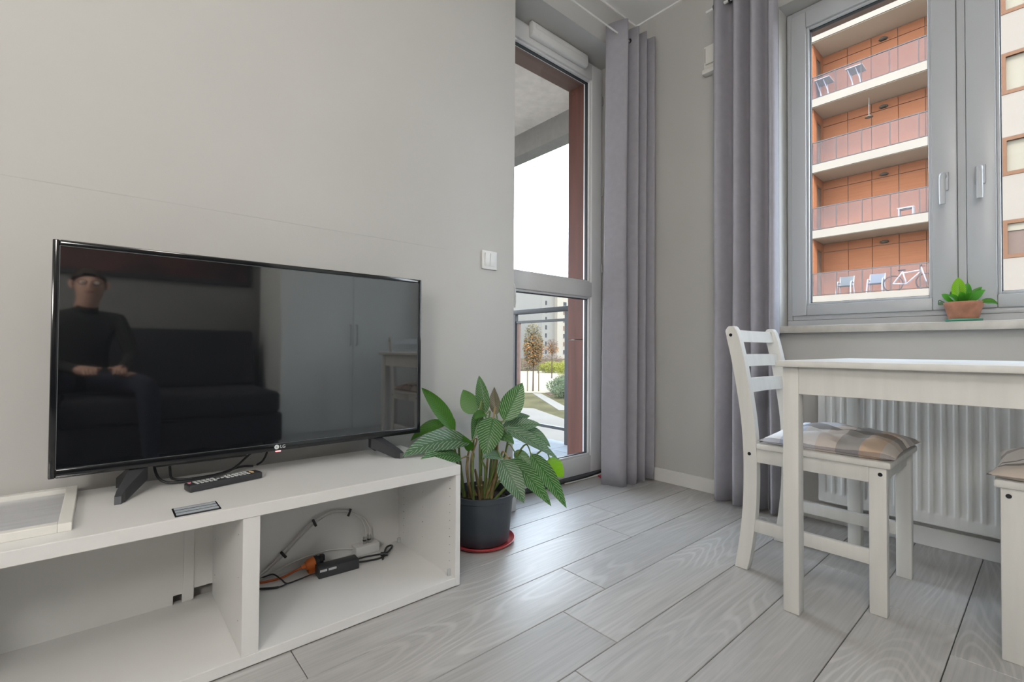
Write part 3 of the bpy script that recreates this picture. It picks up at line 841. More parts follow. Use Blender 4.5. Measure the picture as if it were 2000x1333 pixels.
# ------------------------------------------------------------------ chairs (local: seat faces -y)
CXC, CYC = 1.9275, 0.530
def make_chair(label, loc, rotz):
    ch = thing('dining_chair', label, 'chair', loc, rotz, 'white dining chairs at the table')
    X = lambda v: v - CXC
    Y = lambda v: v - CYC
    ctr = [(0.7445, 0.0), (0.728, 0.10), (0.716, 0.22), (0.7125, 0.34), (0.7145, 0.44), (0.722, 0.54), (0.738, 0.65), (0.758, 0.76), (0.779, 0.850)]
    c2 = catmull([(0, a, b_) for a, b_ in ctr], 3)
    hw = 0.0225
    poly = [(Y(p.y - hw), p.z) for p in c2] + [(Y(c2[-1].y - 0.012), 0.866), (Y(c2[-1].y + 0.012), 0.866)] + [(Y(p.y + hw), p.z) for p in reversed(c2)]
    for a, b_ in ((1.735, 1.765), (2.090, 2.120)):
        post = MB().prism(poly, 0, X(a), X(b_), 0.003, 1).obj('back_post', M['paintw'], ch, 40, True)
        xo, dr = (X(a), -1) if a < 1.9 else (X(b_), 1)
        for (yy, zz) in ((0.715, 0.413), (0.780, 0.834)):
            MB().disc((xo, Y(yy), zz), (dr, 0, 0), 0.0058, 0.0012, 12).obj('bolt', M['bolt'], post, None, True)
        leg = MB().box(X(a), X(b_), Y(0.328), Y(0.371), 0.0, 0.434, 0.003).obj('front_leg', M['paintw'], ch, 40, True)
        MB().disc((xo, Y(0.343), 0.415), (dr, 0, 0), 0.0058, 0.0012, 12).obj('bolt', M['bolt'], leg, None, True)
        sxa, sxb = (a + 0.003, b_ - 0.003)
        MB().box(X(sxa), X(sxb), Y(0.371), Y(0.693), 0.386, 0.434, 0.002).obj('seat_rail', M['paintw'], ch, 40, True)
        MB().box(X(sxa + 0.003), X(sxb - 0.003), Y(0.371), Y(0.704), 0.141, 0.184, 0.002).obj('stretcher', M['paintw'], ch, 40, True)
    MB().box(X(1.765), X(2.090), Y(0.340), Y(0.362), 0.386, 0.434, 0.002).obj('front_rail', M['paintw'], ch, 40, True)
    MB().box(X(1.765), X(2.090), Y(0.700), Y(0.722), 0.386, 0.434, 0.002).obj('back_rail', M['paintw'], ch, 40, True)
    MB().box(X(1.727), X(2.128), Y(0.317), Y(0.690), 0.434, 0.454, 0.005).obj('seat', M['paintw'], ch, 40, True)
    for (za, zb, ya, yb) in ((0.810, 0.854, 0.770, 0.780), (0.719, 0.764, 0.749, 0.758), (0.625, 0.675, 0.731, 0.741)):
        n = 10
        sl_ = MB()
        rows = []
        for i in range(n + 1):
            t = i / n
            x = X(1.763) + t * (2.092 - 1.763)
            bow = 0.012 * math.sin(math.pi * t)
            rows.append([sl_.bm.verts.new(p) for p in ((x, Y(ya) - 0.007 + bow, za), (x, Y(ya) + 0.009 + bow, za), (x, Y(yb) + 0.009 + bow, zb), (x, Y(yb) - 0.007 + bow, zb))])
        for r0, r1 in zip(rows[:-1], rows[1:]):
            for k in range(4):
                sl_.bm.faces.new((r0[k], r0[(k + 1) % 4], r1[(k + 1) % 4], r1[k]))
        sl_.bm.faces.new(rows[0]); sl_.bm.faces.new(rows[-1][::-1])
        sl_.obj('back_slat', M['paintw'], ch, 30, True)
    return ch
make_chair('white ladder-back dining chair between the table leg and the curtain', (CXC, CYC, 0), 0)
make_chair('white dining chair with a brown patterned cushion facing the other chair', (1.924, 0.097 + 0.328 - CYC, 0), math.pi)

def cushion(name, label, mat_, cx, cy, hx, hy, z, th, rotz, seed, group):
    n = 28
    mb = MB()
    top, bot = {}, {}
    sd = Vector((seed * 3.1, seed * 1.7, 0))
    for i in range(n + 1):
        for j in range(n + 1):
            a, b_ = -1 + 2 * i / n, -1 + 2 * j / n
            # pillow outline: edges pulled in between the corners
            pin = 1 - 0.07 * (1 - abs(b_) ** 2.2) 
            pin2 = 1 - 0.07 * (1 - abs(a) ** 2.2)
            x, y = a * hx * pin, b_ * hy * pin2
            e = max(0.0, (1 - abs(a) ** 3.2)) ** 0.55 * max(0.0, (1 - abs(b_) ** 3.2)) ** 0.55
            wv = 0.32 * noise.noise(Vector((a * 1.9, b_ * 1.9, 0)) + sd) + 0.22 * noise.noise(Vector((a * 4, b_ * 4, 2)) + sd)
            tuft = 1.0
            for (ta, tb_) in ((-.36, -.36), (.36, -.36), (-.36, .36), (.36, .36)):
                tuft -= 0.42 * math.exp(-((a - ta) ** 2 + (b_ - tb_) ** 2) / 0.035)
            h_ = th * e * (0.85 + wv) * tuft
            edge = 0.006
            top[i, j] = mb.bm.verts.new((x, y, edge + 0.35 * th * e * 0 + h_ + 0.006))
            bot[i, j] = mb.bm.verts.new((x, y, max(0.0, (edge + 0.006) * (1 - min(1, e * 2.2)) - 0.0)))
    for i in range(n):
        for j in range(n):
            mb.bm.faces.new((top[i, j], top[i + 1, j], top[i + 1, j + 1], top[i, j + 1]))
            mb.bm.faces.new((bot[i, j], bot[i, j + 1], bot[i + 1, j + 1], bot[i + 1, j]))
    for i in range(n):
        mb.bm.faces.new((top[i, 0], bot[i, 0], bot[i + 1, 0], top[i + 1, 0]))
        mb.bm.faces.new((top[i, n], top[i + 1, n], bot[i + 1, n], bot[i, n]))
        mb.bm.faces.new((top[0, i], top[0, i + 1], bot[0, i + 1], bot[0, i]))
        mb.bm.faces.new((top[n, i], bot[n, i], bot[n, i + 1], top[n, i + 1]))
    o = mb.obj(name, mat_, None, 60)
    o.location = (cx, cy, z)
    o.rotation_euler = (0, 0, rotz)
    tag(o, label, 'cushion', group)
    return o
BE, WH, GR, DK, OR, BL = (0.78, 0.70, 0.63), (0.74, 0.73, 0.74), (0.40, 0.38, 0.37), (0.13, 0.125, 0.13), (0.62, 0.40, 0.25), (0.42, 0.47, 0.60)
one = (1.0, 1.0, 1.0)
plaid = plaid_mat('plaid_cloth',
    [(0, (0.55, 0.55, 0.60)), (0.045, one), (0.30, (0.80, 0.78, 0.76)), (0.42, (0.38, 0.37, 0.37)), (0.56, one), (0.66, (0.72, 0.74, 0.80)), (0.80, (0.45, 0.45, 0.48)), (0.92, one)],
    [(0, BE), (0.10, (0.80, 0.60, 0.44)), (0.24, (0.50, 0.47, 0.45)), (0.40, (0.80, 0.71, 0.65)), (0.55, (0.86, 0.83, 0.82)), (0.72, (0.70, 0.76, 0.88)), (0.82, (0.92, 0.92, 0.93)), (0.95, BE)], one)
plaid2 = plaid_mat('brown_plaid_cloth',
    [(0, (0.75, 0.72, 0.70)), (0.10, (0.30, 0.28, 0.27)), (0.13, one), (0.24, (0.30, 0.28, 0.27)), (0.27, one), (0.60, (0.55, 0.5, 0.5)), (0.75, one)],
    [(0, BE), (0.12, (0.34, 0.29, 0.27)), (0.15, (0.55, 0.42, 0.36)), (0.30, (0.34, 0.29, 0.27)), (0.34, (0.60, 0.50, 0.44)), (0.62, GR), (0.70, BE)], one)
cushion('seat_cushion', 'flat plaid seat cushion in blue, grey and beige checks', plaid, 1.932, 0.494, 0.212, 0.190, 0.4545, 0.054, 0.0, 1.0, 'seat cushions')
cushion('seat_cushion', 'beige and brown plaid cushion with dark dashes on the facing chair', plaid2, 1.922, -0.069, 0.212, 0.190, 0.4545, 0.058, 0.0, 5.0, 'seat cushions')

# ------------------------------------------------------------------ radiator
rd = thing('radiator', 'white ribbed panel radiator under the window sill', 'radiator', (2.46, 0.2, 0.113))
ry0, ry1, rz0, rz1, rx = -0.335, 0.705, 0.113, 0.700, 2.440
fp = MB()
per = 0.0362
ys = []
nr = int((ry1 - ry0 - 0.03) / per)
prof = [(0, 0), (0.24, 0), (0.30, 0.25), (0.37, 0.85), (0.43, 1), (0.80, 1), (0.86, 0.85), (0.93, 0.25), (0.99, 0)]
ys.append((ry1, 0))
for k in range(nr):
    for t, d_ in prof:
        ys.append((ry1 - 0.016 - (k + t) * per, d_))
ys.append((ry0, 0))
zs = [(rz0, 0), (0.146, 0), (0.151, 0.5), (0.158, 0.95), (0.17, 1), (0.40, 1), (0.64, 1), (0.652, 0.95), (0.659, 0.5), (0.664, 0), (rz1, 0)]
G = [[fp.bm.verts.new((rx + 0.0034 * a * b_, y, z)) for z, b_ in zs] for y, a in ys]
for i in range(len(G) - 1):
    for j in range(len(zs) - 1):
        fp.bm.faces.new((G[i][j], G[i + 1][j], G[i + 1][j + 1], G[i][j + 1]))
fp.obj('front_panel', M['rad'], rd, 50)
MB().box(rx, rx + 0.010, ry0, ry1, rz0 - 0.0065, rz0, 0.001).obj('bottom_lip', M['rad'], rd)
MB().box(rx + 0.003, 2.500, ry1 - 0.004, ry1 + 0.002, rz0, rz1 + 0.004, 0.001).obj('side_panel', M['rad'], rd)
MB().box(rx + 0.003, 2.500, ry0 - 0.002, ry0 + 0.004, rz0, rz1 + 0.004, 0.001).obj('side_panel', M['rad'], rd)
MB().box(rx + 0.046, 2.498, ry0 + 0.006, ry1 - 0.006, rz0, rz1).obj('rear_panel', M['rad'], rd)
gl_ = MB()
for k in range(34):
    y = ry0 + 0.015 + k * 0.0302
    gl_.box(rx + 0.006, 2.497, y, y + 0.018, rz1, rz1 + 0.004)
o = gl_.obj('top_grille', M['rad'], rd)
o['kind'] = 'stuff'

# ------------------------------------------------------------------ curtains
def curtain(name, label, path_top, path_bot, z0, z1, seed, edge_z=None):
    a = catmull([(x, y, 0) for x, y in path_top], 8)
    b_ = catmull([(x, y, 0) for x, y in path_bot], 8)
    rows = 22
    mb = MB()
    G = []
    for r in range(rows + 1):
        t = r / rows
        z = z1 + (z0 - z1) * t
        line = []
        for i, (p, q) in enumerate(zip(a, b_)):
            s_ = t ** 1.3
            w_ = p.lerp(q, s_)
            n1 = noise.noise(Vector((i * 0.07, t * 2.2, seed))) * 0.010 * t
            n2 = noise.noise(Vector((i * 0.07 + 9, t * 2.0, seed + 4))) * 0.010 * t
            zz = z + (0.010 * noise.noise(Vector((i * 0.15, 0, seed))) if r == rows else 0)
            line.append(mb.bm.verts.new((w_.x + n1, w_.y + n2, zz)))
        G.append(line)
    for r in range(rows):
        for i in range(len(a) - 1):
            mb.bm.faces.new((G[r][i], G[r + 1][i], G[r + 1][i + 1], G[r][i + 1]))
    o = mb.obj(name, M['curtain'], None, 80)
    md = o.modifiers.new('thickness', 'SOLIDIFY')
    md.thickness = 0.0025
    md.offset = 0
    return tag(o, label, 'curtain', 'grey lavender curtains')
topL = [(2.172, 1.690), (2.180, 1.640), (2.212, 1.572), (2.240, 1.600), (2.262, 1.672), (2.292, 1.640), (2.312, 1.566), (2.334, 1.600), (2.350, 1.668), (2.370, 1.640), (2.386, 1.562), (2.408, 1.600), (2.424, 1.660), (2.444, 1.630), (2.462, 1.557), (2.482, 1.590), (2.497, 1.655)]
botL = [(2.150, 1.700), (2.170, 1.655), (2.192, 1.600), (2.235, 1.590), (2.250, 1.660), (2.272, 1.640), (2.300, 1.570), (2.330, 1.600), (2.346, 1.668), (2.366, 1.640), (2.384, 1.566), (2.410, 1.600), (2.424, 1.662), (2.444, 1.630), (2.466, 1.561), (2.484, 1.590), (2.496, 1.650)]
curtain('curtain', 'lavender grey curtain gathered in the corner beside the balcony door', topL, botL, 0.014, 2.645, 1.0)
topR = [(2.452, 1.185), (2.430, 1.178), (2.372, 1.150), (2.376, 1.128), (2.440, 1.100), (2.448, 1.075), (2.372, 1.050), (2.374, 1.030), (2.440, 1.010), (2.446, 0.992), (2.372, 0.968), (2.370, 0.945), (2.432, 0.925), (2.436, 0.910), (2.385, 0.890), (2.390, 0.872), (2.430, 0.866)]
botR = [(2.440, 1.178), (2.415, 1.170), (2.372, 1.150), (2.374, 1.128), (2.430, 1.100), (2.440, 1.078), (2.374, 1.058), (2.370, 1.034), (2.430, 1.008), (2.440, 0.990), (2.372, 0.970), (2.370, 0.945), (2.430, 0.925), (2.434, 0.910), (2.380, 0.885), (2.384, 0.866), (2.425, 0.858)]
curtain('curtain', 'lavender grey curtain hanging at the window behind the white chair', topR, botR, 0.014, 2.640, 7.0)
cr = thing('curtain_wire', 'thin white curtain rod above the balcony door', 'curtain rod', (1.9, 1.62, 2.575))
MB().tube([(0.95, 1.62, 2.575), (2.508, 1.62, 2.575)], 0.0045, 10).obj('rod', M['wire'], cr, 60)
MB().tube([(2.502, 1.62, 2.575), (X1, 1.62, 2.575)], 0.011, 14).obj('end_socket', M['wire'], cr, 60)
MB().tube([(1.45, 1.62, 2.575), (1.45, Y1, 2.575)], 0.005, 8).obj('bracket', M['wire'], cr, 60)
for i, x in enumerate((2.195, 2.252, 2.300, 2.344, 2.378, 2.418, 2.453, 2.488)):
    MB().tube([(x - 0.003, 1.62, 2.575), (x + 0.003, 1.62, 2.575)], 0.016, 14).obj('eyelet', M['blackm'], cr, 60)
cr2 = thing('curtain_wire', 'thin white curtain rod above the window', 'curtain rod', (2.42, 0.2, 2.575))
MB().tube([(2.41, 1.21, 2.577), (2.41, -0.80, 2.577)], 0.0085, 10).obj('rod', M['wire'], cr2, 60)
MB().tube([(2.41, 1.135, 2.577), (X1, 1.135, 2.577)], 0.006, 8).obj('bracket', M['wire'], cr2, 60)
for y in (1.165, 1.085, 1.02, 0.955, 0.90):
    MB().tube([(2.41, y - 0.003, 2.577), (2.41, y + 0.003, 2.577)], 0.017, 14).obj('eyelet', M['blackm'], cr2, 60)

# small wall box beside the window curtain
wb = thing('wall_vent_box', 'small cream wall vent box beside the window curtain', 'vent', (2.49, 1.2, 2.37))
MB().box(X1 - 0.024, X1, 1.09, 1.268, 2.318, 2.452, 0.004).obj('body', M['frame'], wb, 40)
MB().box(X1 - 0.034, X1 - 0.0245, 1.12, 1.255, 2.345, 2.436, 0.003).obj('cover', M['frame'], wb, 40)
MB().box(X1 - 0.045, X1, 1.09, 1.268, 2.290, 2.317, 0.006).obj('lower_ledge', M['frame'], wb, 40)
MB().box(X1 - 0.0262, X1 - 0.0242, 1.2565, 1.2605, 2.36, 2.44).obj('slot', M['gasket'], wb)

# ------------------------------------------------------------------ leaves
def leaf_mesh(name, B, T, width, face, arch=0.15, fold=0.25, twist=0.0, archdir=None, wob=0.0, blunt=0.75, n=12, m=6):
    B, T = Vector(B), Vector(T)
    ax = (T - B)
    L = ax.length
    axn = ax.normalized()
    face = Vector(face).normalized()
    W = axn.cross(face).normalized()
    N = W.cross(axn).normalized()
    ad_ = Vector(archdir).normalized() if archdir is not None else N
    C = (B + T) / 2 + ad_ * arch * L
    bm = bmesh.new()
    uvl = bm.loops.layers.uv.new('UVMap')
    G = []
    UVs = {}
    for i in range(n + 1):
        s = i / n
        P = B * (1 - s) ** 2 + C * 2 * s * (1 - s) + T * s * s
        tg = ((C - B) * 2 * (1 - s) + (T - C) * 2 * s).normalized()
        w_ = axn.cross(face)
        w_ = (W - tg * W.dot(tg)).normalized()
        nn = w_.cross(tg)
        a_ = twist * s
        w2 = w_ * math.cos(a_) + nn * math.sin(a_)
        n2 = nn * math.cos(a_) - w_ * math.sin(a_)
        half = 0.5 * width * max(0.0, math.sin(math.pi * (s ** blunt))) ** 0.82
        row = []
        for j in range(m + 1):
            t = -1 + 2 * j / m
            bend = fold * half * (abs(t) ** 1.4)
            wv = wob * width * math.sin(s * 14 + (3 if t > 0 else 0)) * t * t
            q = P + w2 * (half * t) + n2 * (bend + wv)
            vtx = bm.verts.new(q)
            UVs[vtx] = (0.5 + 0.5 * t * (0.3 + 0.7 * half * 2 / width), s)
            row.append(vtx)
        G.append(row)
    for i in range(n):
        for j in range(m):
            f = bm.faces.new((G[i][j], G[i + 1][j], G[i + 1][j + 1], G[i][j + 1]))
            for lp in f.loops:
                lp[uvl].uv = UVs[lp.vert]
    me = bpy.data.meshes.new(name)
    bm.to_mesh(me)
    bm.free()
    me.shade_smooth()
    return me

PCX, PCY = 1.176, 1.536
pl = thing('potted_plant', 'leafy houseplant with striped leaves in a dark grey pot', 'plant', (PCX, PCY, 0.006))
MB().lathe([(0, 0.012), (0.108, 0.012), (0.112, 0.020), (0.127, 0.180), (0.131, 0.182), (0.1325, 0.202), (0.128, 0.204), (0.124, 0.182), (0.120, 0.165), (0, 0.165)], PCX, PCY, 48).obj('pot', M['pot'], pl, 35)
sb = MB()
rr = random.Random(2)
sb.lathe([(0.119, 0.160), (0.118, 0.171), (0.08, 0.175), (0.04, 0.173), (0, 0.176)], PCX, PCY, 32)
for i in range(60):
    a, q = rr.uniform(0, 6.28), 0.11 * math.sqrt(rr.random())
    x, y, s_ = PCX + q * math.cos(a), PCY + q * math.sin(a), rr.uniform(0.003, 0.008)
    sb.box(x - s_, x + s_, y - s_, y + s_, 0.170, 0.172 + s_, s_ * 0.4, 1)
so = sb.obj('soil', M['soil'], pl, 60)
sc = tag(MB().lathe([(0, 0.0), (0.112, 0.0), (0.128, 0.006), (0.1365, 0.017), (0.1335, 0.018), (0.124, 0.010), (0.11, 0.0065), (0, 0.0062)], PCX, PCY, 48).obj('plant_saucer', M['saucer'], None, 40), 'round red plastic saucer under the dark pot', 'saucer')
for p in pl.children:
    if p.name.startswith('pot') or p.name.startswith('soil'):
        pass
Cdir = Vector((0.608, 0.794, 0))
def pt(a, b_, D):
    r_ = ray(740 + a / 3.3333, 700 + b_ / 3.3333)
    return CAM + r_ * (D / r_.dot(Cdir))
toC = -Cdir
UPV = Vector((0, 0, 1))
# base(crop), D, tip(crop), D, width px(crop), material, face, arch, archdir, fold, twist, stalk foot (crop x offset)
LV = [
    ((622, 365), 1.95, (548, 205), 1.99, 128, 'leaf_p', toC + 0.2 * UPV, 0.06, None, 0.10, 0.0, 600),
    ((690, 365), 1.92, (652, 112), 1.95, 92, 'leaf_s', toC + 0.3 * UPV, 0.05, None, 0.35, 0.0, 640),
    ((812, 408), 1.86, (935, 160), 1.90, 150, 'leaf_s', toC + 0.25 * UPV, 0.08, None, 0.15, 0.0, 690),
    ((765, 370), 1.99, (752, 188), 2.03, 84, 'leaf_b', toC + 0.1 * UPV, 0.10, None, 0.5, 0.9, 660),
    ((492, 478), 1.90, (276, 192), 1.885, 98, 'leaf_p', toC + 0.5 * UPV, 0.12, UPV, 0.45, 0.2, 580),
    ((440, 432), 1.93, (205, 540), 1.90, 110, 'leaf_p', toC * 0.6 + UPV, 0.16, UPV, 0.45, 0.0, 585),
    ((595, 545), 1.86, (152, 640), 1.655, 150, 'leaf_g', toC + 0.75 * UPV, 0.17, UPV, 0.22, 0.15, 600),
    ((540, 655), 1.80, (255, 688), 1.640, 118, 'leaf_s', toC + 0.8 * UPV, 0.20, UPV, 0.15, 0.0, 610),
    ((745, 385), 1.84, (692, 640), 1.76, 165, 'leaf_s', toC + 0.35 * UPV, 0.14, None, 0.25, 0.0, 660),
    ((655, 345), 1.89, (606, 535), 1.83, 78, 'leaf_s', toC + 0.1 * UPV, 0.14, None, 0.5, 0.3, 640),
    ((700, 370), 1.90, (620, 400), 1.80, 70, 'leaf_p', toC + 0.6 * UPV, 0.18, UPV, 0.3, 0.0, 640),
    ((790, 470), 1.92, (1055, 432), 1.93, 108, 'leaf_g', toC + 0.75 * UPV, 0.10, UPV, 0.2, 0.0, 690),
    ((905, 480), 1.97, (1118, 580), 1.95, 100, 'leaf_g', toC + 0.5 * UPV, 0.26, UPV, 0.25, 0.0, 700),
    ((805, 455), 1.86, (1175, 668), 1.83, 92, 'leaf_g', toC + 0.65 * UPV, 0.10, UPV, 0.35, 0.4, 690),
    ((1105, 650), 1.86, (1200, 778), 1.84, 102, 'leaf_y', toC + 0.2 * UPV, 0.10, None, 0.12, 0.0, 700),
    ((795, 660), 1.80, (945, 945), 1.72, 140, 'leaf_g', toC + 0.45 * UPV, 0.16, None, 0.25, 0.0, 680),
    ((845, 660), 1.83, (1122, 965), 1.78, 112, 'leaf_s', toC + 0.4 * UPV, 0.13, UPV, 0.3, 0.0, 690),
    ((985, 620), 1.84, (1222, 978), 1.80, 108, 'leaf_s', toC + 0.3 * UPV, 0.10, UPV, 0.3, 0.0, 700),
    ((815, 655), 1.82, (672, 650), 1.74, 74, 'leaf_g', toC + 0.9 * UPV, 0.18, UPV, 0.2, 0.0, 680),
    ((820, 420), 1.95, (985, 378), 1.99, 82, 'leaf_g', toC + 0.8 * UPV, 0.10, UPV, 0.2, 0.0, 690),
    ((700, 640), 1.84, (760, 560), 1.80, 66, 'leaf_s', toC + 0.5 * UPV, 0.12, None, 0.3, 0.0, 665),
    ((760, 500), 1.88, (880, 560), 1.80, 84, 'leaf_s', toC + 0.6 * UPV, 0.18, UPV, 0.25, 0.2, 680),
    ((600, 600), 1.88, (545, 500), 1.82, 60, 'leaf_p', toC + 0.4 * UPV, 0.14, None, 0.35, 0.2, 600),
    ((880, 610), 1.88, (1005, 745), 1.84, 84, 'leaf_s', toC + 0.5 * UPV, 0.18, UPV, 0.3, 0.0, 690),
    ((560, 560), 1.90, (300, 600), 1.74, 60, 'leaf_g', toC + 0.9 * UPV, 0.22, UPV, 0.2, 0.0, 600),
]
rl = random.Random(11)
for (b2, Db, t2, Dt, wpx, mn, fc, arch, adr, fold, tw, foot) in LV:
    B_, T_ = pt(*b2, Db), pt(*t2, Dt)
    wd = wpx / 3.3333 / 923.92 * 1.86
    me = leaf_mesh('leaf', B_, T_, wd, fc, arch, fold, tw, adr, 0.006)
    lf_ = link('leaf', me, M[mn], pl)
    F = Vector((PCX + (foot - 650) * 0.00075 * 0.794 + rl.uniform(-0.012, 0.012), PCY - (foot - 650) * 0.00075 * 0.608 + rl.uniform(-0.025, 0.02), 0.165))
    dirv = (T_ - B_).normalized()
    mid = F.lerp(B_, 0.55) + Vector((0, 0, 0.35 * (B_ - F).length * 0.35))
    pre = B_ - dirv * 0.035 + Vector((0, 0, 0.004))
    pts = catmull([F, mid, pre, B_ + dirv * 0.01], 6)
    n_ = len(pts)
    MB().tube(pts, [0.0058 - 0.0036 * i / (n_ - 1) for i in range(n_)], 7).obj('stalk', M['petiole'] if rl.random() > 0.25 else M['petioleb'], pl, 60)
for i in range(9):
    a = rl.uniform(0, 6.28)
    q = rl.uniform(0.005, 0.05)
    F = Vector((PCX + q * math.cos(a), PCY + q * math.sin(a), 0.165))
    E_ = F + Vector((0.05 * math.cos(a) , 0.05 * math.sin(a), rl.uniform(0.05, 0.11)))
    MB().tube(catmull([F, F.lerp(E_, 0.5) + Vector((0, 0, 0.015)), E_], 4), [0.0065, 0.0065, 0.006, 0.006, 0.0055, 0.005, 0.0045, 0.004, 0.0035][:9], 7).obj('stalk', M['petioleb'], pl, 60)

# small plant on the sill
SPX, SPY, SZ = 2.532, 0.2365, 0.8945
ss = tag(MB().lathe([(0, 0), (0.048, 0), (0.054, 0.004), (0.0545, 0.010), (0.051, 0.010), (0.048, 0.005), (0, 0.005)], 0, 0, 40).obj('pot_saucer', M['green'], None, 40), 'small round green saucer on the window sill', 'saucer')
ss.location = (SPX, SPY, SZ)
sp2 = thing('small_potted_plant', 'small green plant in a terracotta pot on the window sill', 'plant', (SPX, SPY, SZ + 0.0055))
z = SZ + 0.0055
MB().lathe([(0, z), (0.041, z), (0.043, z + 0.004), (0.054, z + 0.052), (0.0565, z + 0.055), (0.0585, z + 0.070), (0.056, z + 0.0715), (0.053, z + 0.066), (0.051, z + 0.060), (0, z + 0.060)], SPX, SPY, 44).obj('pot', M['terra'], sp2, 40)
MB().lathe([(0.052, z + 0.058), (0.05, z + 0.064), (0.02, z + 0.066), (0, z + 0.066)], SPX, SPY, 24).obj('soil', M['soil'], sp2, 60)
zb = z + 0.066
SL = [((-0.004, 0.012, 0), (-0.006, 0.014, 0.066), 0.042, 'leaf_y'), ((0.004, -0.004, 0), (0.012, -0.012, 0.052), 0.032, 'leaf_w'),
      ((0, -0.02, 0), (-0.010, -0.062, 0.030), 0.030, 'leaf_w'), ((0.006, -0.012, 0), (0.025, -0.050, 0.040), 0.028, 'leaf_w'),
      ((-0.012, 0.010, 0), (-0.045, 0.038, 0.020), 0.028, 'leaf_w'), ((-0.010, -0.008, 0), (-0.046, -0.030, 0.022), 0.030, 'leaf_w'),
      ((0, 0.02, 0), (0.0, 0.062, 0.022), 0.030, 'leaf_w'), ((0.012, 0.012, 0), (0.04, 0.04, 0.035), 0.030, 'leaf_w'),
      ((-0.008, 0.0, 0), (-0.050, 0.006, 0.026), 0.030, 'leaf_w'), ((-0.02, 0.024, 0.0), (-0.036, 0.060, 0.024), 0.026, 'leaf_w'),
      ((-0.012, -0.048, 0.004), (-0.026, -0.096, -0.012), 0.028, 'leaf_p'), ((-0.002, 0.052, 0.004), (-0.004, 0.074, -0.002), 0.020, 'leaf_g')]
for b3, t3, wd, mn in SL:
    B_ = Vector((SPX, SPY, zb)) + Vector(b3)
    T_ = Vector((SPX, SPY, zb)) + Vector((t3[0], t3[1], t3[2] * 1.55 if t3[2] > 0 else t3[2]))
    me = leaf_mesh('leaf', B_, T_, wd, (-0.9, -0.1, 0.6), 0.18, 0.25, 0.1, (0, 0, 1), 0.02, 0.85, 9, 4)
    link('leaf', me, M[mn], sp2)
MB().tube(catmull([(SPX - 0.01, SPY + 0.045, zb), (SPX - 0.012, SPY + 0.068, zb + 0.016), (SPX - 0.014, SPY + 0.072, zb + 0.002)], 5), 0.0015, 6).obj('stem', M['leaf_g'], sp2, 60)
MB().tube(catmull([(SPX - 0.01, SPY - 0.03, zb - 0.004), (SPX - 0.012, SPY - 0.045, zb + 0.008), (SPX - 0.012, SPY - 0.05, zb + 0.004)], 5), 0.0015, 6).obj('stem', M['petiole'], sp2, 60)

# ------------------------------------------------------------------ outside: opposite apartment building
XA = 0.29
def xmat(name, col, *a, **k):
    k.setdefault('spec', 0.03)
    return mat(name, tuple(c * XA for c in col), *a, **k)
E_ = dict(
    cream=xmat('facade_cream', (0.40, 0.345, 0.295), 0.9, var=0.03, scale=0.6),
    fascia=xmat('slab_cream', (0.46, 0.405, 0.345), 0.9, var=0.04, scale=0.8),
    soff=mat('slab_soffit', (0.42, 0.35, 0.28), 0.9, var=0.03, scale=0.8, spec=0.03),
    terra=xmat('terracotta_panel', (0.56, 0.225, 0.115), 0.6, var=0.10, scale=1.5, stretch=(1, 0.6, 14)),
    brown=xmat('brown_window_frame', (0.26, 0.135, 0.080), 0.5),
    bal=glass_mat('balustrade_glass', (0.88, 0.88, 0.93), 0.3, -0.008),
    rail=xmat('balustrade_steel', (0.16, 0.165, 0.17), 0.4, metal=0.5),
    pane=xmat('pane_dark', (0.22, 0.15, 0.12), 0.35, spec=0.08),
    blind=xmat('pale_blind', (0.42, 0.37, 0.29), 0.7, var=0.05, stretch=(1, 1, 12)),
    white=mat('outdoor_white', (0.22, 0.22, 0.21), 0.5),
    bluegrey=xmat('outdoor_bluegrey', (0.24, 0.27, 0.26), 0.7),
    dark=xmat('outdoor_dark', (0.04, 0.04, 0.045), 0.6),
    lamp=xmat('outdoor_lamp', (0.22, 0.20, 0.17), 0.4),
)
BXF, BXB = 24.0, 25.5
FLR = [0.24, 3.19, 6.12, 9.07, 12.03, 14.98]
bd = thing('apartment_building', 'cream apartment building with stacked terracotta balconies across the street', 'building', (25, 2, -3))
wlb = MB()
wlb.box(BXF, 30, 7.16, 13.0, -3, 19)
wlb.box(BXB + 0.06, 30, 1.9, 7.16, -3, 19)
holes = [(-0.15, 1.25), (-3.3, -1.9), (-6.6, -5.2)]
wz = [(1.12, 2.50), (4.06, 5.40), (6.98, 8.34), (9.86, 11.33), (12.73, 14.15)]
ycur = 1.9
for (a, b_) in holes:
    wlb.box(BXF, 30, b_, ycur, -3, 19)
    zcur = -3
    for (c, d_) in wz:
        wlb.box(BXF, 30, a, b_, zcur, c)
        zcur = d_
    wlb.box(BXF, 30, a, b_, zcur, 19)
    for (c, d_) in wz:
        wlb.box(BXF + 0.30, 30, a, b_, c, d_)
    ycur = a
wlb.box(BXF, 30, -16, ycur, -3, 19)
wlb.obj('wall', E_['cream'], bd)
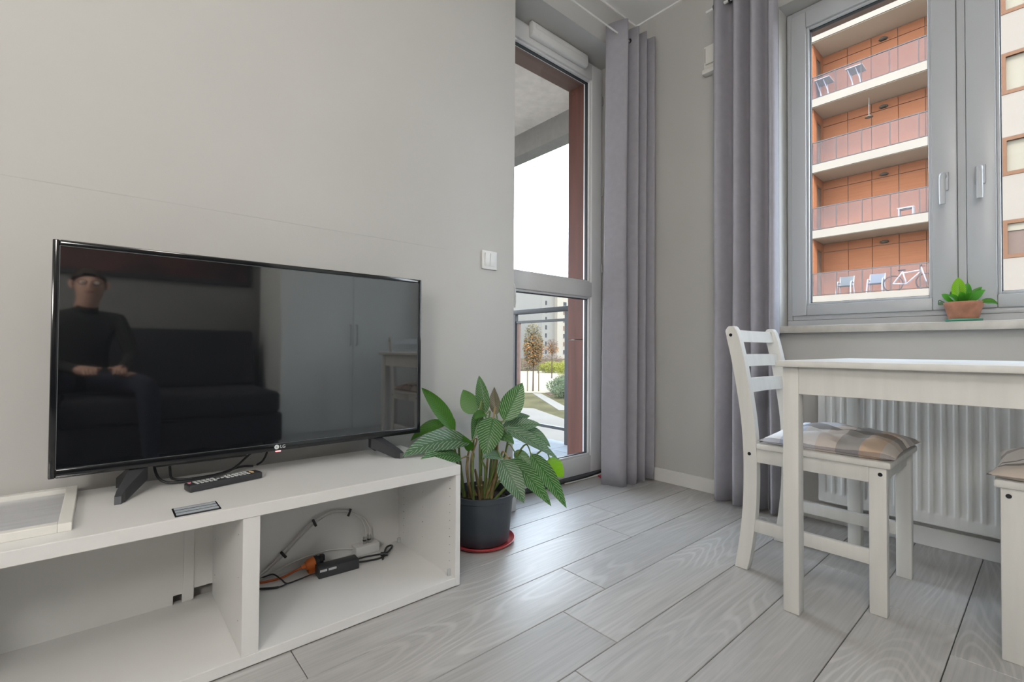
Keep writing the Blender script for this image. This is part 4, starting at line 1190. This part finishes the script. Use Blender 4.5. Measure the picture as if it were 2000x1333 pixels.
for hi, (a, b_) in enumerate(holes):
    for wi, (c, d_) in enumerate(wz):
        wf = rect_frame(MB(), 0, a + 0.002, b_ - 0.002, c + 0.002, d_ - 0.002, 0.15, 0.15, 0.13, 0.13, BXF - 0.02, BXF + 0.18, 0.0).obj('window', E_['brown'], bd)
        MB().box(BXF + 0.10, BXF + 0.13, a + 0.09, b_ - 0.09, c + 0.07, d_ - 0.07).obj('pane', E_['pane'] if (wi == 1) else E_['blind'], wf)
        MB().box(BXF + 0.05, BXF + 0.12, (a + b_) / 2 - 0.04, (a + b_) / 2 + 0.04, c + 0.07, d_ - 0.07).obj('window_bar', E_['brown'], wf)
        if wi == 1:
            MB().box(BXF + 0.06, BXF + 0.10, a + 0.09, b_ - 0.09, d_ - 0.38, d_ - 0.07).obj('blind', E_['blind'], wf)
for k, z in enumerate(FLR):
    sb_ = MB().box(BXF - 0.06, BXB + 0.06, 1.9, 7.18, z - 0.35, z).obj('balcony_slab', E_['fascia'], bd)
    MB().box(BXF, BXB + 0.05, 1.92, 7.16, z - 0.362, z - 0.351).obj('slab_soffit', E_['soff'], sb_)
    if k == 5:
        continue
    zt_ = FLR[k + 1] - 0.362
    edges = [7.13, 6.15, 5.27, 4.34, 3.46, 2.55, 1.92]
    for a, b_ in zip(edges[:-1], edges[1:]):
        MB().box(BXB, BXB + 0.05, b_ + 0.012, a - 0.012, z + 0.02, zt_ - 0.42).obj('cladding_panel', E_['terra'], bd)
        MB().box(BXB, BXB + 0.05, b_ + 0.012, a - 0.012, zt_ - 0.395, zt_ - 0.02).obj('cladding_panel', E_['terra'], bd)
    MB().box(BXF + 0.10, BXF + 0.52, 7.11, 7.158, z + 0.02, zt_ - 0.02).obj('cladding_panel', E_['terra'], bd)
    MB().box(BXF + 1.16, BXB - 0.02, 7.11, 7.158, z + 0.02, zt_ - 0.02).obj('cladding_panel', E_['terra'], bd)
    MB().box(BXF + 0.54, BXF + 1.14, 7.11, 7.158, z + 2.2, zt_ - 0.02).obj('cladding_panel', E_['terra'], bd)
    dr_ = rect_frame(MB(), 1, BXF + 0.54, BXF + 1.14, z, z + 2.18, 0.07, 0.07, 0.07, 0.07, 7.10, 7.158, 0.0).obj('balcony_door', E_['brown'], bd)
    MB().box(BXF + 0.60, BXF + 1.08, 7.13, 7.15, z + 0.06, z + 2.12).obj('pane', E_['pane'], dr_)
    lm_ = MB().lathe([(0, -0.05), (0.12, -0.05), (0.16, 0), (0.12, 0.05), (0, 0.06)], 0, 0, 18).mesh('wall_lamp', 60)
    lo = link('wall_lamp', lm_, E_['lamp'], bd, True)
    lo.location = Vector((BXB - 0.08, 4.83, z + 2.29)) - Vector((25, 2, -3))
    bal = MB().box(BXF - 0.02, BXF + 0.03, 1.92, 7.15, z + 0.985, z + 1.02).box(BXF - 0.02, BXF + 0.03, 1.92, 7.15, z + 0.03, z + 0.055).obj('balustrade', E_['rail'], bd)
    ge = [7.14, 6.224, 5.306, 4.365, 3.459, 2.54, 1.93]
    for a, b_ in zip(ge[:-1], ge[1:]):
        MB().box(BXF - 0.005, BXF + 0.010, b_ + 0.02, a - 0.02, z + 0.06, z + 0.98).obj('glass_panel', E_['bal'], bal)
        MB().box(BXF - 0.012, BXF + 0.022, a - 0.014, a + 0.014, z, z + 0.985).obj('post', E_['rail'], bal)

# things on the opposite balconies
def folding_rack(y, z, label):
    t = thing('drying_rack', label, 'drying rack', (24.6, y, z), 0, 'drying racks on the top balcony')
    for s_ in (-0.35, 0.35):
        MB().tube([(24.3, y + s_ * 0.4 - 0.1, z), (24.85, y + s_ * 0.4 + 0.1, z + 0.95)], 0.022, 6).obj('leg', E_['white'], t)
        MB().tube([(24.85, y + s_ * 0.4 - 0.1, z), (24.3, y + s_ * 0.4 + 0.1, z + 0.95)], 0.022, 6).obj('leg', E_['white'], t)
    MB().box(24.2, 24.95, y - 0.30, y + 0.30, z + 0.93, z + 0.96).obj('rack_top', E_['white'], t)
folding_rack(6.82, FLR[4], 'white folding drying rack on the topmost opposite balcony, beside its end wall')
folding_rack(5.62, FLR[4], 'white folding drying rack on the topmost opposite balcony, away from its end wall')

def balcony_chair(y, z, label, m_seat, flip):
    t = thing('balcony_chair', label, 'chair', (24.6, y, z), 0, 'chairs on the lowest opposite balcony')
    w_ = 0.27
    for s_ in (-1, 1):
        MB().tube(catmull([(24.30, y + s_ * w_, z), (24.38, y + s_ * (w_ - 0.02), z + 0.40), (24.50, y + s_ * (w_ - 0.02), z + 0.60), (24.85, y + s_ * (w_ - 0.02), z + 0.56)], 5), 0.026, 6).obj('leg', E_['white'], t)
        MB().tube([(24.90, y + s_ * w_, z), (24.80, y + s_ * (w_ - 0.02), z + 0.45), (24.92, y + s_ * (w_ - 0.02), z + 0.86)], 0.026, 6).obj('leg', E_['white'], t)
    MB().box(24.36, 24.84, y - w_ + 0.02, y + w_ - 0.02, z + 0.40, z + 0.45, 0.01, 1).obj('seat', m_seat, t)
    MB().prism([(24.80, z + 0.46), (24.84, z + 0.46), (24.93, z + 0.86), (24.89, z + 0.86)], 1, y - w_ + 0.02, y + w_ - 0.02).obj('backrest', m_seat, t)
balcony_chair(6.06, FLR[1], 'grey green armchair with white legs on the lowest opposite balcony', E_['bluegrey'], 0)
balcony_chair(4.97, FLR[1], 'pale blue armchair with white legs next to the bicycle across the street', xmat('outdoor_paleblue', (0.30, 0.34, 0.37), 0.7), 0)
bn = thing('balcony_bench', 'low white bench on the second lowest opposite balcony', 'bench', (24.6, 3.95, FLR[2]))
MB().box(24.4, 24.8, 3.70, 4.22, FLR[2] + 0.42, FLR[2] + 0.47).obj('seat', E_['white'], bn)
for y in (3.73, 4.17):
    MB().box(24.42, 24.78, y - 0.02, y + 0.02, FLR[2], FLR[2] + 0.42).obj('leg', E_['white'], bn)
bk_ = thing('bicycle', 'white bicycle leaning on the lowest opposite balcony', 'bicycle', (24.5, 3.85, FLR[1]))
zz = FLR[1]
def ring(cy, cz, r, tr):
    mb = MB()
    pts = [(24.5, cy + r * math.cos(2 * math.pi * k / 28), cz + r * math.sin(2 * math.pi * k / 28)) for k in range(29)]
    return mb.tube(pts, tr, 6, False)
for cy in (4.38, 3.34):
    wh_ = ring(cy, zz + 0.335, 0.32, 0.022).obj('wheel', E_['dark'], bk_)
    sp3 = MB()
    for k in range(8):
        a = math.pi * k / 8
        sp3.tube([(24.5, cy + 0.31 * math.cos(a), zz + 0.335 + 0.31 * math.sin(a)), (24.5, cy - 0.31 * math.cos(a), zz + 0.335 - 0.31 * math.sin(a))], 0.003, 4)
    sp3.obj('spokes', E_['rail'], wh_)
P_ = lambda y, z: (24.5, y, zz + z)
fm = MB()
for a, b_ in (((4.38, .335), (3.95, .30)), ((4.38, .335), (4.08, .78)), ((3.95, .30), (4.08, .82)), ((4.06, .74), (3.50, .80)), ((3.95, .30), (3.50, .76)), ((3.50, .92), (3.34, .335))):
    fm.tube([P_(*a), P_(*b_)], 0.026, 6)
fm.obj('frame', E_['white'], bk_)
MB().box(24.44, 24.56, 3.98, 4.22, zz + 0.84, zz + 0.89, 0.015, 1).obj('saddle', E_['dark'], bk_)
MB().tube([(24.25, 3.42, zz + 0.98), (24.40, 3.50, zz + 0.97), (24.5, 3.51, zz + 0.95), (24.60, 3.50, zz + 0.97), (24.75, 3.42, zz + 0.98)], 0.014, 6).obj('handlebar', E_['dark'], bk_)
MB().tube(ring_pts := [(24.47, 3.95 + 0.09 * math.cos(2 * math.pi * k / 16), zz + 0.30 + 0.09 * math.sin(2 * math.pi * k / 16)) for k in range(17)], 0.008, 5).obj('chainring', E_['rail'], bk_)
pn = thing('hanging_feeder', 'thin hanging feeder under an opposite balcony ceiling', 'feeder', (24.8, 5.21, FLR[3] + 1.7))
MB().tube([(24.8, 5.215, FLR[4] - 0.36), (24.8, 5.215, FLR[3] + 1.75)], 0.012, 6).obj('cord', E_['white'], pn)
MB().lathe([(0, FLR[3] + 1.72), (0.15, FLR[3] + 1.76), (0.02, FLR[3] + 1.86), (0, FLR[3] + 1.86)], 24.8, 5.215, 12).obj('feeder_roof', E_['fascia'], pn)

# ------------------------------------------------------------------ outside: garden
GZ = -3.0
Gm = dict(
    ground=xmat('lawn_ground', (0.115, 0.098, 0.040), 0.95, var=0.35, scale=0.7, bump=0.4, bscale=6),
    asphalt=mat('pale_ground', (0.078, 0.070, 0.060), 0.95, var=0.08, scale=0.5, spec=0.03),
    sand=mat('sandy_path', (0.125, 0.105, 0.074), 0.95, var=0.06, scale=0.6, spec=0.03),
    kerb=mat('kerb_stone', (0.085, 0.076, 0.064), 0.9, var=0.08, spec=0.03),
    mulch=xmat('bark_mulch', (0.16, 0.10, 0.065), 0.95, var=0.4, scale=3),
    bark=xmat('bark', (0.12, 0.09, 0.065), 0.9, var=0.2),
    stake=xmat('tree_stake', (0.20, 0.15, 0.09), 0.9),
    lf1=xmat('autumn_leaf', (0.42, 0.20, 0.07), 0.8, var=0.35, scale=1.5),
    lf2=xmat('olive_leaf', (0.20, 0.165, 0.085), 0.8, var=0.35, scale=1.5),
    lf3=xmat('yellow_green_leaf', (0.27, 0.27, 0.045), 0.8, var=0.3, scale=1.5),
    lf4=xmat('grey_green_leaf', (0.12, 0.155, 0.085), 0.8, var=0.3, scale=1.5),
    lf5=xmat('brown_twig', (0.19, 0.13, 0.095), 0.9, var=0.3, scale=1.5),
    bw=xmat('far_white_wall', (0.44, 0.40, 0.34), 0.9, var=0.02),
    bg=xmat('far_grey_wall', (0.30, 0.29, 0.265), 0.9, var=0.03),
    bwin=xmat('far_window', (0.07, 0.075, 0.085), 0.9, spec=0.1),
    bbrown=xmat('far_window_warm', (0.22, 0.12, 0.08), 0.9, spec=0.1),
)
struct(MB().box(-60, 260, -80, 260, GZ - 0.4, GZ).obj('ground', Gm['ground']), 'garden lawn')
def ground_poly(name, pts, h_, m_, label):
    return struct(MB().prism(pts, 2, GZ, GZ + h_).obj(name, m_), label)
ground_poly('garden_path', [(26.6, 30.6), (29.4, 28.0), (31.5, 30.2), (39, 36.6), (52, 46), (60, 55), (50, 60), (36, 46)], 0.02, Gm['sand'], 'sandy garden path')
ground_poly('path_strip', [(27.5, 29.0), (27.9, 28.4), (21.9, 19.6), (21.2, 20.0)], 0.03, Gm['kerb'], 'narrow kerb path through the lawn')
ground_poly('near_path', [(19.8, 23.0), (20.6, 21.6), (18.2, 16.0), (14.5, 8.0), (5.0, 8.0), (5.0, 23.0)], 0.025, Gm['asphalt'], 'pale paved path below the balcony')
ground_poly('street', [(6, -60), (23.9, -60), (23.9, 13), (14.5, 8.0), (6, 8)], 0.02, Gm['asphalt'], 'paved yard between the buildings')
ground_poly('mulch_bed', [(30.0, 28.6), (28.4, 28.4), (27.2, 26.6), (33, 29), (39, 35), (37, 35)], 0.04, Gm['mulch'], 'mulch bed along the path')

def cloud(name, c, rx, ry, rz, n, size, m_, parent, seed, lo=0.0):
    r = random.Random(seed)
    vs_, fs = [], []
    for i in range(n):
        while True:
            p = Vector((r.uniform(-1, 1), r.uniform(-1, 1), r.uniform(-1, 1)))
            if lo < p.length < 1:
                break
        q = Vector((c[0] + p.x * rx, c[1] + p.y * ry, c[2] + p.z * rz))
        a = Vector((r.gauss(0, 1), r.gauss(0, 1), r.gauss(0, 1))).normalized()
        b_ = a.orthogonal().normalized()
        s_ = size * r.uniform(0.6, 1.3)
        k = len(vs_)
        cc = a.cross(b_)
        vs_ += [q - a * s_, q + b_ * s_ * 0.5 + cc * s_ * 0.15, q + a * s_, q - b_ * s_ * 0.5 + cc * s_ * 0.15]
        fs.append((k, k + 1, k + 2, k + 3))
    me = bpy.data.meshes.new(name)
    me.from_pydata([tuple(v_) for v_ in vs_], [], fs)
    return link(name, me, m_, parent)

def tree(x, y, h_, trunk_h, rx, m1, m2, label, seed, n=1400, stakes=False):
    t = thing('young_tree', label, 'tree', (x, y, GZ), 0, 'young trees in the garden')
    r = random.Random(seed)
    top = Vector((x + r.uniform(-.1, .1), y + r.uniform(-.1, .1), GZ + h_))
    MB().tube([(x, y, GZ), (x + 0.03, y, GZ + trunk_h), top], [0.075, 0.055, 0.012], 7).obj('trunk', Gm['bark'], t)
    br = MB()
    for i in range(16):
        zf = r.uniform(trunk_h, h_ * 0.88)
        a = r.uniform(0, 6.28)
        l_ = rx * r.uniform(0.6, 1.0)
        br.tube([(x, y, GZ + zf), (x + math.cos(a) * l_ * 0.6, y + math.sin(a) * l_ * 0.6, GZ + zf + 0.45 * l_), (x + math.cos(a) * l_, y + math.sin(a) * l_, GZ + zf + 1.0 * l_)], [0.03, 0.018, 0.006], 5)
    br.obj('branches', Gm['bark'], t)
    cz = GZ + (trunk_h + h_) / 2
    cloud('foliage', (x, y, cz + 0.1), rx, rx, (h_ - trunk_h) / 2 * 1.02, n, 0.10, m1, t, seed)
    cloud('foliage', (x, y, cz - 0.3), rx, rx, (h_ - trunk_h) / 2 * 0.75, n // 2, 0.11, m2, t, seed + 1)
    if stakes:
        for s_ in (-0.35, 0.35):
            MB().tube([(x + s_, y - s_, GZ), (x + s_, y - s_, GZ + 1.9)], 0.045, 6).obj('stake', Gm['stake'], t)
tree(28.9, 30.4, 6.0, 2.0, 0.95, Gm['lf2'], Gm['lf1'], 'young staked tree with orange autumn leaves beyond the railing', 3, 1700, True)
tree(27.3, 32.3, 5.6, 2.2, 0.70, Gm['lf2'], Gm['lf5'], 'young tree with sparse olive leaves beside the staked tree', 5, 1200)
tree(43.2, 42.0, 5.0, 3.0, 0.9, Gm['lf5'], Gm['lf1'], 'thin bare young tree on the far side of the path', 8, 500)
tree(50.5, 52.0, 5.4, 2.4, 1.1, Gm['lf5'], Gm['lf5'], 'thin brown tree in front of the far white house', 9, 500)

def bush(x, y, rx, rz, m_, label, seed, n=1500, size=0.08):
    t = thing('shrub', label, 'shrub', (x, y, GZ), 0, 'shrubs in the garden')
    st = MB()
    r = random.Random(seed)
    for i in range(7):
        a = r.uniform(0, 6.28)
        st.tube([(x, y, GZ), (x + math.cos(a) * rx * 0.6, y + math.sin(a) * rx * 0.6, GZ + rz * 1.1)], [0.04, 0.01], 5)
    st.obj('stems', Gm['bark'], t)
    cloud('foliage', (x, y, GZ + rz * 0.8), rx, rx, rz, n, size, m_, t, seed)
bush(29.6, 27.4, 1.5, 0.75, Gm['lf4'], 'grey green shrub beside the sandy path', 21, 2200)
bush(32.8, 29.9, 1.4, 0.75, Gm['lf4'], 'low green shrub behind the grey green shrub', 22, 1600)
bush(27.2, 24.9, 1.2, 0.6, Gm['lf4'], 'small dark shrub at the lawn edge', 23, 1400)
bush(47.5, 43.0, 1.9, 1.2, Gm['lf3'], 'bright yellow shrub at the end of the path', 24, 1600, 0.12)
bush(53.5, 52.0, 2.4, 1.0, Gm['lf3'], 'yellow green hedge clump behind the path', 25, 1800, 0.13)
bush(59.5, 53.5, 2.4, 1.1, Gm['lf3'], 'yellow green hedge clump next to the bright shrub', 26, 1600, 0.13)
bush(56.0, 60.0, 3.0, 1.3, Gm['lf5'], 'brown bare hedge in front of the far houses', 27, 1600, 0.14)
bush(63.0, 62.0, 3.5, 1.5, Gm['lf5'], 'long brown thicket in front of the far white house', 28, 1800, 0.15)

fb = thing('white_house', 'tall white apartment house far beyond the garden', 'building', (130, 130, GZ))
MB().box(123.4, 131, 125, 145, GZ, 27).obj('wall', Gm['bg'], fb)
MB().box(129.9, 150, 123.5, 125, GZ, 27).obj('wall', Gm['bw'], fb)
for k in range(7):
    zt_ = 5.0 - 6.1 + 3.05 * k
    MB().box(125.0, 125.7, 124.85, 125.02, zt_, zt_ + 1.5).obj('window', Gm['bwin'], fb)
    for i, x in enumerate((133.2, 136.6, 140.0)):
        wf = MB().box(x, x + 1.6, 123.36, 123.52, zt_, zt_ + 1.4).obj('window', Gm['bbrown'] if (k + i) % 2 else Gm['bwin'], fb)
        MB().box(x - 0.1, x + 1.7, 123.2, 123.55, zt_ - 0.15, zt_).obj('ledge', Gm['bg'], wf)
fb2 = thing('grey_house', 'lower grey apartment house with stepped roof left of the white one', 'building', (112, 138, GZ))
MB().box(100, 133, 147, 158, GZ, 14.0).obj('wall', Gm['bg'], fb2)
MB().box(126, 137, 146, 158, 14.0, 20.0).obj('upper_storey', Gm['bg'], fb2)
for k in range(4):
    for x in (114, 118, 122, 126):
        MB().box(x, x + 1.4, 146.9, 147.05, -0.5 + 3 * k, 1.0 + 3 * k).obj('window', Gm['bwin'], fb2)

# ------------------------------------------------------------------ the room behind the viewer (seen in the screen)
fab = mat('dark_grey_fabric', (0.022, 0.023, 0.027), 0.9, var=0.15, scale=60, bump=0.3, bscale=300)
sf = thing('sofa', 'dark grey fabric sofa against the back wall', 'sofa', (-0.15, -1.1, 0))
MB().box(-1.40, 1.02, -1.64, -0.62, 0.09, 0.30, 0.02).obj('base', fab, sf, 40)
for a, b_ in ((-1.38, -0.19), (-0.18, 1.00)):
    MB().box(a, b_, -1.40, -0.60, 0.30, 0.46, 0.035, 3).obj('seat_cushion', fab, sf, 40)
    MB().prism([(-1.62, 0.46), (-1.36, 0.46), (-1.46, 0.92), (-1.64, 0.92)], 0, a, b_, 0.03, 3).obj('back_cushion', fab, sf, 40)
for x in (-1.32, 0.94):
    for y in (-1.58, -0.70):
        MB().box(x - 0.025, x + 0.025, y - 0.025, y + 0.025, 0, 0.09).obj('leg', M['blackm'], sf)
wd_ = thing('wardrobe', 'tall pale wardrobe with two doors on the back wall', 'wardrobe', (1.8, -1.35, 0))
wm = mat('pale_wardrobe', (0.82, 0.85, 0.84), 0.4, var=0.01)
MB().box(1.10, 2.49, -1.68, -1.02, 0, 2.45).obj('body', wm, wd_)
for a, b_ in ((1.102, 1.700), (1.703, 2.488)):
    dd = MB().box(a, b_, -1.019, -1.000, 0.06, 2.44, 0.002).obj('door', wm, wd_)
    hx = 1.672 if a < 1.5 else 1.73
    MB().tube([(hx, -1.0, 0.80), (hx, -0.975, 0.80), (hx, -0.975, 0.98), (hx, -1.0, 0.98)], 0.005, 8).obj('handle', M['metal'], dd)
pc = thing('wall_picture', 'wide dark picture on the wall above the sofa', 'picture', (0.2, -1.69, 1.7))
MB().box(-0.75, 1.02, -1.698, -1.665, 1.32, 2.10, 0.004).obj('frame', M['blackm'], pc)
MB().box(-0.71, 0.98, -1.664, -1.660, 1.36, 2.06).obj('print', mat('dark_red_print', (0.05, 0.018, 0.014), 0.6, var=0.8, scale=4), pc)

# ------------------------------------------------------------------ person seated on the sofa, seen only as a reflection
def make_person():
    V, Rr, Ed = [], [], []
    def v(p, r, parent=None):
        V.append(p); Rr.append(r)
        if parent is not None:
            Ed.append((parent, len(V) - 1))
        return len(V) - 1
    pel = v((-0.10, -1.10, 0.56), 0.135)
    sp1 = v((-0.10, -1.07, 0.72), 0.135, pel)
    chs = v((-0.09, -1.02, 0.88), 0.150, sp1)
    nk0 = v((-0.08, -0.97, 1.00), 0.075, chs)
    nk1 = v((-0.07, -0.94, 1.06), 0.056, nk0)
    jaw = v((-0.06, -0.925, 1.115), 0.074, nk1)
    hd = v((-0.06, -0.935, 1.175), 0.086, jaw)
    cr_ = v((-0.065, -0.945, 1.225), 0.066, hd)
    for s, kx in ((-1, -0.30), (1, 0.22)):
        hip = v((-0.10 + s * 0.085, -1.06, 0.56), 0.098, pel)
        kn = v((kx, -0.52, 0.54), 0.068, hip)
        md = v((kx + s * 0.01, -0.50, 0.36), 0.060, kn)
        an = v((kx + s * 0.02, -0.52, 0.10), 0.042, md)
        hl = v((kx + s * 0.02, -0.52, 0.05), 0.045, an)
        v((kx + s * 0.03, -0.38, 0.040), 0.036, hl)
        sh = v((-0.085 + s * 0.175, -0.99, 0.94), 0.062, chs)
        el = v((-0.09 + s * 0.25, -0.92, 0.70), 0.046, sh)
        wr_ = v((0.0 + s * 0.10, -0.72, 0.635), 0.030, el)
        pm = v((0.02 + s * 0.07, -0.655, 0.625), 0.032, wr_)
        for k in range(4):
            a = v((0.02 + s * (0.045 + 0.017 * k), -0.615, 0.638), 0.0095, pm)
            b = v((0.02 + s * (0.043 + 0.017 * k), -0.585, 0.632 - 0.002 * k), 0.0088, a)
            v((0.02 + s * (0.040 + 0.017 * k), -0.572, 0.607), 0.0080, b)
        t1 = v((0.02 + s * 0.030, -0.655, 0.640), 0.011, pm)
        v((0.02 + s * 0.020, -0.622, 0.648), 0.009, t1)
    me = bpy.data.meshes.new('person')
    me.from_pydata(V, Ed, [])
    o = bpy.data.objects.new('person', me)
    COL.objects.link(o)
    sk_ = o.modifiers.new('skin', 'SKIN')
    if not me.skin_vertices:
        me.attributes  # layer is made by the modifier
    ob = bmesh.new(); ob.from_mesh(me)
    ly = ob.verts.layers.skin.verify()
    ob.verts.ensure_lookup_table()
    for i, r in enumerate(Rr):
        ob.verts[i][ly].radius = (r, r)
        ob.verts[i][ly].use_root = (i == 0)
    ob.to_mesh(me); ob.free()
    ss_ = o.modifiers.new('smooth', 'SUBSURF'); ss_.levels = 2; ss_.render_levels = 2
    dg = bpy.context.evaluated_depsgraph_get()
    m2 = bpy.data.meshes.new_from_object(o.evaluated_get(dg))
    o.modifiers.clear()
    o.data = m2
    skin = mat('skin', (0.52, 0.32, 0.24), 0.55)
    shirt = mat('dark_sweater', (0.014, 0.015, 0.014), 0.9)
    jeans = mat('dark_jeans', (0.020, 0.024, 0.040), 0.9)
    shoe = mat('black_shoe', (0.012, 0.012, 0.012), 0.6)
    m2.materials.clear()
    for q in (skin, shirt, jeans, shoe):
        m2.materials.append(q)
    for f in m2.polygons:
        c = f.center
        if c.z > 1.03 or (c.y > -0.70 and 0.58 < c.z < 0.70 and -0.12 < c.x < 0.16 and c.z > 0.60):
            i = 0
        elif c.z < 0.085:
            i = 3
        elif c.z < 0.60 or (c.y > -0.85 and c.z < 0.615):
            i = 2
        else:
            i = 1
        f.material_index = i
    m2.shade_smooth()
    tag(o, 'person seated on the sofa in dark sweater and jeans, wearing glasses', 'person')
    def part(name, me_, mt):
        return link(name, me_, mt, o)
    hx, hy, hz = -0.06, -0.935, 1.175
    hair = bmesh.new()
    bmesh.ops.create_icosphere(hair, subdivisions=3, radius=0.088)
    bmesh.ops.translate(hair, verts=hair.verts, vec=(hx - 0.004, hy - 0.016, hz + 0.020))
    bmesh.ops.delete(hair, geom=[q for q in hair.verts if q.co.z < hz + 0.005 - (q.co.y - hy) * -0.6 and q.co.y > hy - 0.06 or q.co.z < hz - 0.05], context='VERTS')
    hm = bpy.data.meshes.new('hair'); hair.to_mesh(hm); hair.free(); hm.shade_smooth()
    part('hair', hm, mat('dark_hair', (0.03, 0.02, 0.014), 0.7))
    dk = mat('glasses_frame', (0.01, 0.01, 0.01), 0.3)
    g = MB()
    for s in (-1, 1):
        g.tube([(hx + s * 0.034 + 0.022 * math.cos(t * 0.5236), hy + 0.087, hz + 0.004 + 0.017 * math.sin(t * 0.5236)) for t in range(13)], 0.0022, 5)
        g.tube([(hx + s * 0.056, hy + 0.086, hz + 0.006), (hx + s * 0.082, hy + 0.0, hz + 0.008)], 0.002, 5)
    g.tube([(hx - 0.012, hy + 0.089, hz + 0.006), (hx + 0.012, hy + 0.089, hz + 0.006)], 0.002, 5)
    g.obj('glasses', dk, o, 60)
    for s in (-1, 1):
        MB().lathe([(0, hz - 0.011), (0.009, hz - 0.004), (0.011, hz + 0.002), (0.009, hz + 0.009), (0, hz + 0.013)], hx + s * 0.034, hy + 0.074, 12).obj('eye', mat('eye_white', (0.6, 0.6, 0.58), 0.3), o, 60)
        MB().tube([(hx + s * 0.084, hy + 0.004, hz - 0.028), (hx + s * 0.091, hy - 0.006, hz), (hx + s * 0.087, hy - 0.004, hz + 0.022)], [0.008, 0.012, 0.009], 8).obj('ear', skin, o, 60)
    MB().tube([(hx, hy + 0.080, hz + 0.012), (hx, hy + 0.098, hz - 0.016), (hx, hy + 0.092, hz - 0.030)], [0.008, 0.012, 0.011], 8).obj('nose', skin, o, 60)
    MB().tube([(hx - 0.022, hy + 0.080, hz - 0.058), (hx, hy + 0.088, hz - 0.056), (hx + 0.022, hy + 0.080, hz - 0.058)], [0.003, 0.006, 0.003], 8).obj('mouth', mat('lips', (0.40, 0.16, 0.14), 0.5), o, 60)
make_person()
